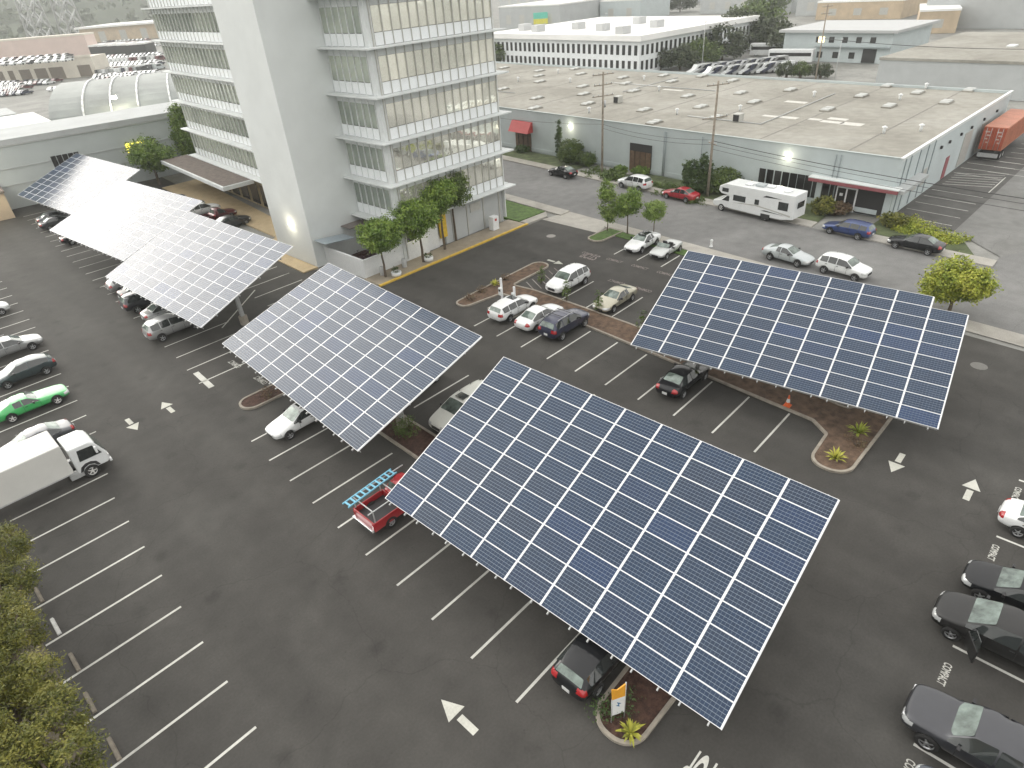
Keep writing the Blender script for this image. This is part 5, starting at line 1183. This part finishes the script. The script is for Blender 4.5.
# ================================================================ far left: wall, roofs, hangar, car lots
def boxhouse(name,label,cat,p,rz,L_,W_h,h,wm,rm,parapet=.4,wins=None,group=None,overhang=0):
    r = empty(name,(p[0],p[1],0),rz,label,cat,group)
    b = MB(); b.box((L_/2,W_h/2,h/2),(L_,W_h,h)); b.build('wall',wm,r)
    b = MB(); b.box((L_/2,W_h/2,h+parapet/2+.001),(L_+.3+overhang*2,W_h+.3+overhang*2,parapet)); b.build('roof',rm,r)
    if wins:
        for (side,n,z,w_,hh,m_,a0,a1) in wins:
            for k in range(n):
                t = a0+(a1-a0)*(k+.5)/n; b = MB()
                if side == 'S': b.box((L_*t,-.03,z),(w_,.06,hh))
                elif side == 'W': b.box((-.03,W_h*t,z),(.06,w_,hh))
                b.build('window',m_,r)
    return r
WY = -.105
far = empty('far_wall_building',(15.2,116.9,0),WY,'grey blue windowless building with pale bands closing the far left end of the lot','building')
b = MB(); b.box((45,6,4.2),(90,12,8.4)); b.build('wall',mat('blue_grey_block',(.46,.50,.495),.8,var=.06,scale=.3),far)
b = MB(); b.box((45,6,8.8),(90.6,12.6,.8)); b.build('parapet',M['greyw'],far)
b = MB(); b.box((45,-.06,8.35),(90.,.14,.16)); b.build('pale_band',M['white'],far)
for z in (3.2,5.4): b = MB(); b.box((45,-.05,z),(90.,.1,.14)); b.build('pale_band',M['greyw'],far)
wf = lambda u,v: (Matrix.Rotation(-WY,4,'Z')@Matrix.Translation((-15.2,-116.9,0)))@onplane(u,v,(15.2,116.9,0),(-math.sin(WY),math.cos(WY),0))
for (u0,v0,u1,v1,n,m_) in ((51,160,79,153,5,M['pglass']),(124,146,145,141,1,M['lit']),(143,143,155,139,2,M['pglass'])):
    a,c = wf(u0,v0),wf(u1,v1)
    for k in range(n):
        w_ = (c.x-a.x)/n; b = MB(); b.box((a.x+w_*(k+.5),-.06,(a.z+c.z)/2-.5),(w_*.85,.1,1.7 if n > 1 else 1.3)); b.build('window',m_,far)
sd_ = boxhouse('side_shed','low tan shed at the left edge with a glowing doorway','building',(4.,112.5),WY,11.,5,3.4,M['tan'],M['brownroof'],.3)
b = MB(); b.box((7.5,-.05,1.5),(1.6,.06,2.6)); b.build('lit_doorway',M['litw'],sd_)
g = gp(2,175,4); lamp('',(12.6,110.6,6.0),'bright flood lamp at the left edge near the far wall',.35); plight((12.6,110.,5.6),160,.2)
b = MB(); b.tube((12.6,111.0,0),(12.6,111.,6.1),.08); tag(b.build('lamp_pole',M['galv']),'thin pole carrying the flood lamp at the left edge','pole')
boxhouse('white_roof_shed','bright white flat roof just behind the grey blue building at the left edge','building',(4,135),-.08,27,36,6.3,M['greyw'],M['roofw'],.3)
boxhouse('small_grey_shed','small grey roofed shed left of the arched hangar','building',(8,176),-.08,24,14,6,M['greyw'],M['greyw'],.3,wins=[('S',4,4.,2.4,1.2,M['pglass'],.3,.8)])
# arched hangar
hg = empty('arched_hangar',(33,155,0),-.42,'large grey arched hangar roof with pale ribs behind the grey blue building','building')
b = MB(); n = 18; prof = []
for k in range(n+1): t = math.pi*k/n; prof.append((22-22*math.cos(t), 4.2+6.2*math.sin(t)))
for (a,c) in zip(prof,prof[1:]):
    f = b.face([(0,a[0],a[1]),(46,a[0],a[1]),(46,c[0],c[1]),(0,c[0],c[1])])
b.face([(0,p[0],p[1]) for p in prof]+[(0,44,0),(0,0,0)]); b.face([(46,p[0],p[1]) for p in prof]+[(46,44,0),(46,0,0)]); b.face([(0,0,0),(46,0,0),(46,0,4.2),(0,0,4.2)]); b.face([(0,44,0),(46,44,0),(46,44,4.2),(0,44,4.2)])
b.build('vault',mat('weathered_tin',(.25,.27,.26),.6,.1,var=.25,scale=.12),hg)
for x in (6,11,16,22,29,37,45.8):
    b = MB()
    for a,c in zip(prof[:12],prof[1:12]): b.tube((x,a[0],a[1]+.1),(x,c[0],c[1]+.1),.22,n=4)
    b.build('rib',M['white'],hg)
lamp('',(44.5,150.5,8.8),'bright lamp glowing above the arched hangar',.5); plight((44.,149.,9.6),260,.3,(1,.93,.6))
# cream garage block with cars on its deck, pink wall behind
ga = gp(0,84); gb = gp(98,76)
L_ = (gb-ga).length; an = math.atan2(gb.y-ga.y,gb.x-ga.x)
cg = empty('garage_block',(ga.x-30*math.cos(an),ga.y-30*math.sin(an),0),an,'long cream garage block with brown doors and cars parked on its deck','building')
b = MB(); b.box(((L_+30)/2,6.5,3.6),(L_+30,13,7.2)); b.build('wall',M['cream'],cg)
b = MB(); b.box(((L_+30)/2,-.1,7.5),(L_+30,.5,.8)); b.build('parapet',M['cream'],cg)
for k,(t,w_) in enumerate(((.40,3.5),(.46,2),(.52,2),(.60,4.2),(.69,4.6),(.78,5.6),(.94,5))):
    b = MB(); b.box(((L_+30)*t,-.1,2.3),(w_,.2,4.2)); b.build('garage_door',M['wooddoor'] if 0 else mat('door_brown',(.20,.17,.14),.7) if k == 0 else bpy.data.materials['door_brown'],cg)
PR = gp(92,57); pg = boxhouse('pink_building','long pale pink building behind the garage block','building',(PR.x-170*math.cos(an),PR.y-170*math.sin(an)),an,170,12,11,M['pink'],M['cream'],.8)
bbld = boxhouse('brown_roof_hall','brown roofed hall with white eaves and yellow lit columns below the wooded hill','building',(gp(84,44).x,gp(84,44).y),an,160,60,10,M['tan'],M['roofw'],1.2,wins=[('S',9,4,5,7,M['mullion'],.05,.95)],overhang=2)
# packed cars far left, each a small shape
FC = {}; random.seed(11)
def farcar(x,y,z,rz,m_,label,group,van=False,cat='car'):
    k = (m_.name,van)
    if k not in FC:
        b = MB(); L2,H2 = (2.3,.95) if not van else (2.8,1.3)
        b.mi = 0; b.side([(L2,.3),(L2,.75),(L2*.5,H2*.98),(-L2*.85,H2),(-L2,.8),(-L2,.3)],-.9,.9)
        if van: b.side([(L2*.55,H2*.9),(L2*.3,2.2),(-L2*.95,2.25),(-L2,.9)],-.88,.88)
        else: b.side([(L2*.42,H2*.95),(L2*.05,1.44),(-L2*.5,1.42),(-L2*.85,H2*.97)],-.74,.74)
        b.mi = 1
        zt = 2.0 if van else 1.36
        for s in (-1,1): b.side([(L2*.32,H2*1.05),(L2*.04,zt),(-L2*.5,zt-.02),(-L2*.72,H2*1.05)],s*(.885 if van else .745)-.006,s*(.885 if van else .745)+.006)
        b.mi = 1; 
        p = [(L2*.5,H2*1.0),(L2*.30,2.15)] if van else [(L2*.41,H2*1.02),(L2*.07,1.42)]
        b.face([(p[0][0]+.03,-.65,p[0][1]),(p[0][0]+.03,.65,p[0][1]),(p[1][0]+.03,.6,p[1][1]),(p[1][0]+.03,-.6,p[1][1])])
        for wx in (L2*.6,-L2*.6):
            for s in (-1,1): b.tube((wx,s*.93,.33),(wx,s*.7,.33),.33,n=10)
        bmesh.ops.recalc_face_normals(b.bm,faces=b.bm.faces); me = bpy.data.meshes.new('distant_car'); b.bm.to_mesh(me); b.bm.free(); me.materials.append(m_); me.materials.append(M['pglass']); FC[k] = me
    o = bpy.data.objects.new('distant_van' if van else 'distant_car',FC[k]); C.objects.link(o); o.location = (x,y,z); o.rotation_euler = (0,0,rz); return tag(o,label,cat,group)
cols = [(WHITE,'white')]*6+[(SILVER,'silver')]*2+[(DKGREY,'dark grey'),(PALE,'pale grey'),(NAVY,'dark blue'),(MAROON,'dark red')]
lotan = an
def rowcars(u0,v0,u1,v1,n,z,where,head,van=False,skipp=.08):
    A,B_ = gp(u0,v0,z),gp(u1,v1,z)
    for k in range(n):
        if random.random() < skipp: continue
        q = A.lerp(B_,(k+.5)/n); m_,nm = random.choice(cols)
        farcar(q.x,q.y,z,an+head+random.uniform(-.04,.04),m_,'tiny %s car %s'%(nm,where),'%s cars %s'%(nm,where),van)
for v,n,u0,u1 in ((57,17,94,162),(60.5,16,96,162),(65,15,96,160),(69.5,13,94,160),(76,13,97,160),(80,9,100,140)):
    rowcars(u0,v+1.5,u1,v-2.5,n,0,'in the packed far lot left of the tower',R(62))
for v,n,u0,u1 in ((58.8,16,100,164),(62.8,15,100,164),(67,15,100,162),(71.6,14,104,162),(73.8,13,100,150),(78,11,97,138)):
    rowcars(u0,v+1.5,u1,v-2.5,n,0,'in the packed far lot left of the tower',R(62),van=random.random()<.3)
for v,n in ((88.5,13),(93.5,12),(84,12)): rowcars(-6,v+1,24 if v > 86 else 60,v-2,n,0,'in the yard before the garage block',R(70))
for v,n in ((64,10),): rowcars(-4,v,72,v-5.5,n,7.4,'on the deck of the garage block',R(66))
for v,n,u0,u1 in ((46,14,98,160),(49,14,98,160),(43,12,100,150)): rowcars(u0,v,u1,v-3,n,0,'beyond the service bays, below the brown roofed hall',R(62),van=(v==46))
for v,n in ((86,12),(91,13),(96,12)): rowcars(-6,v+1,28 if v > 88 else 52,v-2,n,0,'in the yard before the garage block',R(70))
for v,n in ((66.5,9),(62,9)): rowcars(-4,v,72,v-5.5,n,7.4,'on the deck of the garage block',R(66))
A = gp(60,88); B_ = gp(82,86)
rowcars(52,91,82,88,6,0,'beside the arched hangar',R(70))
for k in range(5):
    g = gp(92+9.5*k,57-.3*k); r = boxhouse('service_bay','dark open service bay in the row above the packed car lot','building',(g.x,g.y),an,9.5,14,5.0,M['dark'],M['roofw'],.8,group='service bays above the far car lot')
# lattice pylon
pyb = gp(61,43); py = empty('lattice_pylon',(pyb.x,pyb.y,0),.3,'pale steel lattice tower rising before the wooded hill','pylon')
def lattice(b,x,y,w0,w1,h):
    for sx_,sy_ in ((-1,-1),(1,-1),(1,1),(-1,1)): b.tube((x+sx_*w0,y+sy_*w0,0),(x+sx_*w1,y+sy_*w1,h),1.0,.7,4)
    n = 8
    for k in range(n):
        z0_,z1_ = h*k/n,h*(k+1)/n; a0_,a1_ = w0+(w1-w0)*k/n,w0+(w1-w0)*(k+1)/n
        for (s1,s2) in (((-1,-1),(1,-1)),((1,-1),(1,1)),((1,1),(-1,1)),((-1,1),(-1,-1))):
            b.tube((x+s1[0]*a0_,y+s1[1]*a0_,z0_),(x+s2[0]*a1_,y+s2[1]*a1_,z1_),.5,n=4); b.tube((x+s2[0]*a0_,y+s2[1]*a0_,z0_),(x+s1[0]*a1_,y+s1[1]*a1_,z1_),.5,n=4)
for dx_ in (-14,14):
    b = MB(); lattice(b,dx_,0,7,2.5,95); b.build('lattice_mast',M['galv'],py)
# ================================================================ far right: offices, yards
OA = gp(640,40,8.); of = empty('white_office_block',(OA.x,OA.y,0),-.085,'long two storey white office block with tall narrow windows and flat white roof','building')
b = MB(); b.box((27,30,3.9),(54,60,7.8)); b.build('wall',M['spandrel'],of)
b = MB(); b.box((27,30,8.4),(56,62,1.3)); b.build('roof',M['roofw'],of)
b = MB()
for z in (5.6,2.0):
    for k in range(30): b.box((-.04,1.2+1.98*k,z),(.06,.95,2.3))
o = b.build('window',M['pglass'],of); o['kind'] = 'stuff'
for z in (5.6,2.0):
    for k in range(27): b = MB(); b.box((1.2+1.98*k,-.04,z),(.95,.06,2.3)); b.build('window',M['pglass'],of)
for x,y in ((3,8),(10,21),(14,34),(6,43),(20,10),(30,24),(9,52)): b = MB(); b.box((x,y,9.9),(3.4,2.6,1.9)); b.build('roof_unit',M['galv'],of,bevel=.1)
GA = gp(890,31,7.); gr = boxhouse('grey_building','two storey grey building with one lit upper window and a metal roof','building',(GA.x,GA.y-1),-.085,24,27,6.6,M['bluewall'],M['galv'],.6,overhang=1.,wins=[('W',5,5.0,1.3,1.3,M['pglass'],.1,.72),('W',3,1.6,1.4,1.4,M['pglass'],.25,.7)])
b = MB(); b.box((-.05,17.0,5.0),(.08,1.5,1.3)); b.build('lit_window',M['litw'],gr); b = MB(); b.box((-.06,4.6,1.6),(.08,3.2,3.0)); b.build('roller_door',M['dark'],gr); b = MB(); b.box((-.5,9.,3.5),(1.,18.,.15)); b.build('balcony_slab',M['bluetrim'],gr)
WA = gp(1024,66,6.); WB = gp(880,63,6.)
w2 = boxhouse('grey_warehouse','large grey flat roofed warehouse behind the orange container','building',(WA.x+1.5,WA.y-36),-.085,46,60,5.6,M['greyw'],M['roofg'],.45)
for x,y in ((8,30),(20,44),(26,22),(14,14)): b = MB(); b.box((x,y,6.2),(2.4,1.4,.4)); b.build('skylight',M['white'],w2,bevel=.1)
# parked vans and coaches behind the long warehouse
for k in range(13):
    A,B_ = gp(712,76.5),gp(782,71.5); q = A.lerp(B_,k/12)
    m_,nm = ((WHITE,'white'),(NAVY,'dark'),(SILVER,'silver'))[k % 3]
    farcar(q.x,q.y,0,R(150),m_,'distant %s van in the slanted row behind the warehouse'%nm,'%s vans behind the warehouse'%nm,True,'van')
for k in range(17):
    A,B_ = gp(698,74),gp(776,66); q = A.lerp(B_,k/16)
    m_,nm = ((WHITE,'white'),(SILVER,'silver'),(NAVY,'dark'))[k % 3]
    farcar(q.x,q.y,0,R(150),m_,'distant %s van in the slanted row behind the warehouse'%nm,'%s vans behind the warehouse'%nm,True,'van')
for k,(u,v,lb) in enumerate(((770,56,'white coach at the left of the yard before the grey building'),(800,52,'long white coach nearest the grey building'),(790,63,'white coach in front of the others in the yard'),(815,60,'white box trailer at the right of the coach yard'))):
    g = gp(u,v); r = empty('white_coach',(g.x,g.y,0),R(98),lb,'coach','coaches parked in the yard')
    b = MB(); b.box((0,0,1.8),(11,2.5,2.9)); b.build('coach_body',WHITE,r,bevel=.15); b = MB(); b.box((0,-.0,2.1),(10.2,2.54,.8)); b.build('side_window',M['pglass'],r)
    for wx in (-3.6,3.6):
        for s in (-1,1): wheel(r,wx,s*1.1,.45,s,M['hub'])
treesF = [(488,72,6,'dark tree beside the tower edge, left of the white office block'),(497,66,7,'taller dark tree beside the tower edge'),(540,60,5,'dark conifer before the left part of the white office block'),(618,68,4.5,'round bush below the corner of the white office block'),(640,70,5.5,'wide bush right of the office block corner'),(660,70,5,'bushy tree along the office block side'),(680,70,6,'bushy tree before the row of vans'),(700,66,7,'tall bushy tree above the row of vans'),(722,60,9,'tall tree at the far end of the office block'),(735,50,11,'tall dark tree rising behind the office block roof'),(752,46,13,'tallest dark conifer right of the office block roof'),(772,50,9,'reddish green tree left of the grey building'),(785,56,7,'yellow green tree beside the coaches'),(800,78,3.4,'low bush at the back edge of the warehouse roof'),(786,78,3.6,'low bush left of the distant utility pole'),(820,78,3.4,'low bush right of the distant utility pole'),(905,52,5,'green tree right of the grey building'),(650,14,13,'dark tree clump at the skyline left of centre'),(680,12,12,'dark tree clump at the skyline right of centre'),(765,16,13,'dark tree at the skyline above the grey building')]
for k,(u,v,h,lb) in enumerate(treesF):
    g = gp(u,v); m_ = [M['lf_far'],M['lf_hedge'],M['lf_far']][k % 3]
    tree('distant_tree',lb,'tree',(g.x,g.y,0),[(0,0,h*.55,h*.42,h*.5,h*.42),(h*.2,-h*.35,h*.45,h*.3,h*.34,h*.34),(-h*.15,h*.35,h*.5,h*.3,h*.3,h*.36)],m_,150,26,h*.085,h*.13,.3,group='trees in the far yards',limbs=4)
# farther roofs up to the horizon
fr = [(500,30,560,16,10,'roofw','wide white roof left of the skyline trees'),(500,10,640,8,12,'roofw','far white hall along the top edge'),(600,22,640,6,9,'bluewall','pale blue hall with seams behind the office block'),(700,14,790,8,8,'roofw','long white roof right of the skyline trees'),(795,16,870,9,8,'greyw','row of pale sheds at the top right'),(815,20,900,15,6,'tan','long tan building behind the grey one'),(860,10,930,4,9,'roofw','white hall at the top right'),(915,34,955,20,6,'tan','tan building with loading bays right of the grey one'),(700,4,800,2,9,'greyw','faint grey hall on the horizon'),(940,6,1020,2,9,'greyw','faint grey sheds on the horizon at the right'),(540,22,600,14,8,'greyw','grey hall behind the office block')]
for k,(u0,v0,u1,v1,h,mk,lb) in enumerate(fr):
    a,c = gp(u0,v0),gp(u1,v0-1); Lw = (c-a).length; r = boxhouse('distant_building',lb,'building',(a.x,a.y),math.atan2(c.y-a.y,c.x-a.x),Lw,min(80,Lw*.6+20),h,M[mk] if mk != 'roofw' else M['greyw'],M['roofw'],.6,group=None,wins=[('S',min(12,int(Lw/9)),h*.45,3,h*.4,M['mullion'],.05,.95)])
WR = gp(950,30); boxhouse('blue_trim_hall','white roofed hall with a blue eave at the top right','building',(WR.x,WR.y-50),-.085,60,60,9,M['greyw'],M['roofw'],.8)
for z in (0,): 
    b = MB(); b.box((0,0,0),(.2,60.6,.5)); o = b.build('eave_trim',mat('blue_eave',(.12,.2,.45),.6)); o.parent = [q for q in bpy.data.objects if q.name.startswith('blue_trim_hall')][0]; o.location = (-.3,30,9.0)
# small roadside advert board in green and yellow
g = gp(541,30); ab = empty('advert_board',(g.x,g.y,0),R(-50),'green and yellow roadside board above the white office roof','sign')
b = MB(); b.box((0,0,6.2),(7,.3,2.6)); b.build('green_panel',mat('board_green',(.12,.55,.42),.6),ab); b = MB(); b.box((0,0,3.7),(7,.3,2.2)); b.build('yellow_panel',mat('board_yellow',(.70,.66,.08),.6),ab)
b = MB(); b.tube((-2,0,0),(-2,0,3),.2); b.tube((2,0,0),(2,0,3),.2); b.build('leg',M['galv'],ab)
# ================================================================ hills
def hill(name,x0,x1,y0,y1,fn,m_,nx_=60,ny_=40):
    b = MB(); vs_ = [[b.bm.verts.new((x0+(x1-x0)*i/nx_, y0+(y1-y0)*j/ny_, fn(i/nx_,j/ny_))) for i in range(nx_+1)] for j in range(ny_+1)]
    for j in range(ny_):
        for i in range(nx_): f = b.bm.faces.new((vs_[j][i],vs_[j][i+1],vs_[j+1][i+1],vs_[j+1][i])); f.smooth = True
    return struct(name,b,m_)
from mathutils import noise as mn
def hf(i,j):
    s = max(0,min(1,j/.5)); s = s*s*(3-2*s)
    return -2+s*(52+22*mn.noise((i*4,j*3,0)))+(8*mn.noise((i*40,j*30,3)) if j > .08 else 0)
hm = mat('wooded_hill',(.045,.058,.032),.95,var=.5,scale=.03,bump=1.,bscale=.1)
hill('hills',-500,1500,760,1700,hf,hm,90,60)
P = []; Q = []
for k in range(2600):
    i,j = random.random(),random.random()**1.3*.62; x,y = -500+2000*i,760+940*j; z = hf(i,j); s = random.uniform(5,9)
    m = 12; o_ = rng.normal(size=(m,3))*s*np.array((.45,.45,.32)); P.append(np.array((x,y,z+s*.5))+o_); nn = rng.normal(size=(m,3))+np.array((0,-.4,.9)); Q.append(nn/np.linalg.norm(nn,axis=1)[:,None])
o = link('hillside_wood',leafmesh('hillside_wood',np.concatenate(P),np.concatenate(Q),5.5,.8),M['lf_far']); tag(o,'hazy wooded hillside filling the top left corner','wood',kind='stuff')
EXPO = 0.95
# ================================================================ camera, sky, light
cam = bpy.data.cameras.new('camera'); co = bpy.data.objects.new('camera', cam); C.objects.link(co)
cam.sensor_width = 36.; cam.lens = FPX/1024*36; cam.clip_start = .3; cam.clip_end = 9000
mw = Matrix((AX, AU, -AF)).transposed().to_4x4(); mw.translation = (0,0,CAMH); co.matrix_world = mw
S_ = bpy.context.scene; S_.camera = co
w = bpy.data.worlds.new('World'); S_.world = w; w.use_nodes = True
N, L = w.node_tree.nodes, w.node_tree.links; bg = N['Background']
SUN_AZ, SUN_EL = R(-6), R(17)       # azimuth measured from +Y towards +X
sk = N.new('ShaderNodeTexSky'); sk.sky_type = 'NISHITA'; sk.sun_disc = False; sk.sun_elevation = SUN_EL; sk.sun_rotation = SUN_AZ
sk.dust_density = 7.; sk.air_density = 1.; sk.ozone_density = 1.
hs = N.new('ShaderNodeHueSaturation'); hs.inputs['Saturation'].default_value = .30; hs.inputs['Value'].default_value = 1.
mx = N.new('ShaderNodeMix'); mx.data_type = 'RGBA'; mx.inputs[0].default_value = .62; mx.inputs[7].default_value = (12.3,11.9,11.4,1)
L.new(sk.outputs[0], hs.inputs['Color']); L.new(hs.outputs[0], mx.inputs[6]); SD_ = (math.sin(SUN_AZ)*math.cos(SUN_EL), math.cos(SUN_AZ)*math.cos(SUN_EL), math.sin(SUN_EL)+.12)
tcw = N.new('ShaderNodeTexCoord'); dp = N.new('ShaderNodeVectorMath'); dp.operation = 'DOT_PRODUCT'; dp.inputs[1].default_value = Vector(SD_).normalized(); L.new(tcw.outputs['Generated'], dp.inputs[0])
mr = N.new('ShaderNodeMapRange'); mr.interpolation_type = 'SMOOTHSTEP'; mr.inputs[1].default_value = .62; mr.inputs[2].default_value = 1.02; mr.inputs[3].default_value = 0; mr.inputs[4].default_value = 1; L.new(dp.outputs['Value'], mr.inputs[0])
ml = N.new('ShaderNodeMix'); ml.data_type = 'RGBA'; ml.blend_type = 'ADD'; ml.clamp_factor = False; L.new(mr.outputs[0], ml.inputs[0]); L.new(mx.outputs[2], ml.inputs[6]); ml.inputs[7].default_value = (6.5,6.5,6.1,1)
L.new(ml.outputs[2], bg.inputs['Color'])
bg.inputs['Strength'].default_value = .10
sl = bpy.data.lights.new('sun', 'SUN'); sl.energy = .5; sl.angle = R(60); sl.color = (1,.95,.86); so = bpy.data.objects.new('sun', sl); C.objects.link(so)
sd = Vector((math.sin(SUN_AZ)*math.cos(SUN_EL), math.cos(SUN_AZ)*math.cos(SUN_EL), math.sin(SUN_EL)))
so.rotation_euler = sd.to_track_quat('Z', 'Y').to_euler()
vs = S_.view_settings; vs.view_transform = 'Standard'; vs.look = 'None'; vs.gamma = 1; vs.exposure = EXPO; vs.use_curve_mapping = False
S_.render.engine = 'CYCLES'; S_.cycles.volume_bounces = 0; S_.cycles.max_bounces = 6

hz = MB(); hz.box((400,1400,110),(5400,5800,225)); ho = hz.build('haze',[]); ho['kind'] = 'stuff'
m = bpy.data.materials.new('haze_air'); m.use_nodes = True; nt = m.node_tree; nt.nodes.remove(nt.nodes['Principled BSDF']); pv = nt.nodes.new('ShaderNodeVolumePrincipled')
pv.inputs['Color'].default_value = (.93,.97,.95,1); pv.inputs['Density'].default_value = .00042; pv.inputs['Anisotropy'].default_value = .2
nt.links.new(pv.outputs[0], nt.nodes['Material Output'].inputs['Volume']); ho.data.materials.append(m)
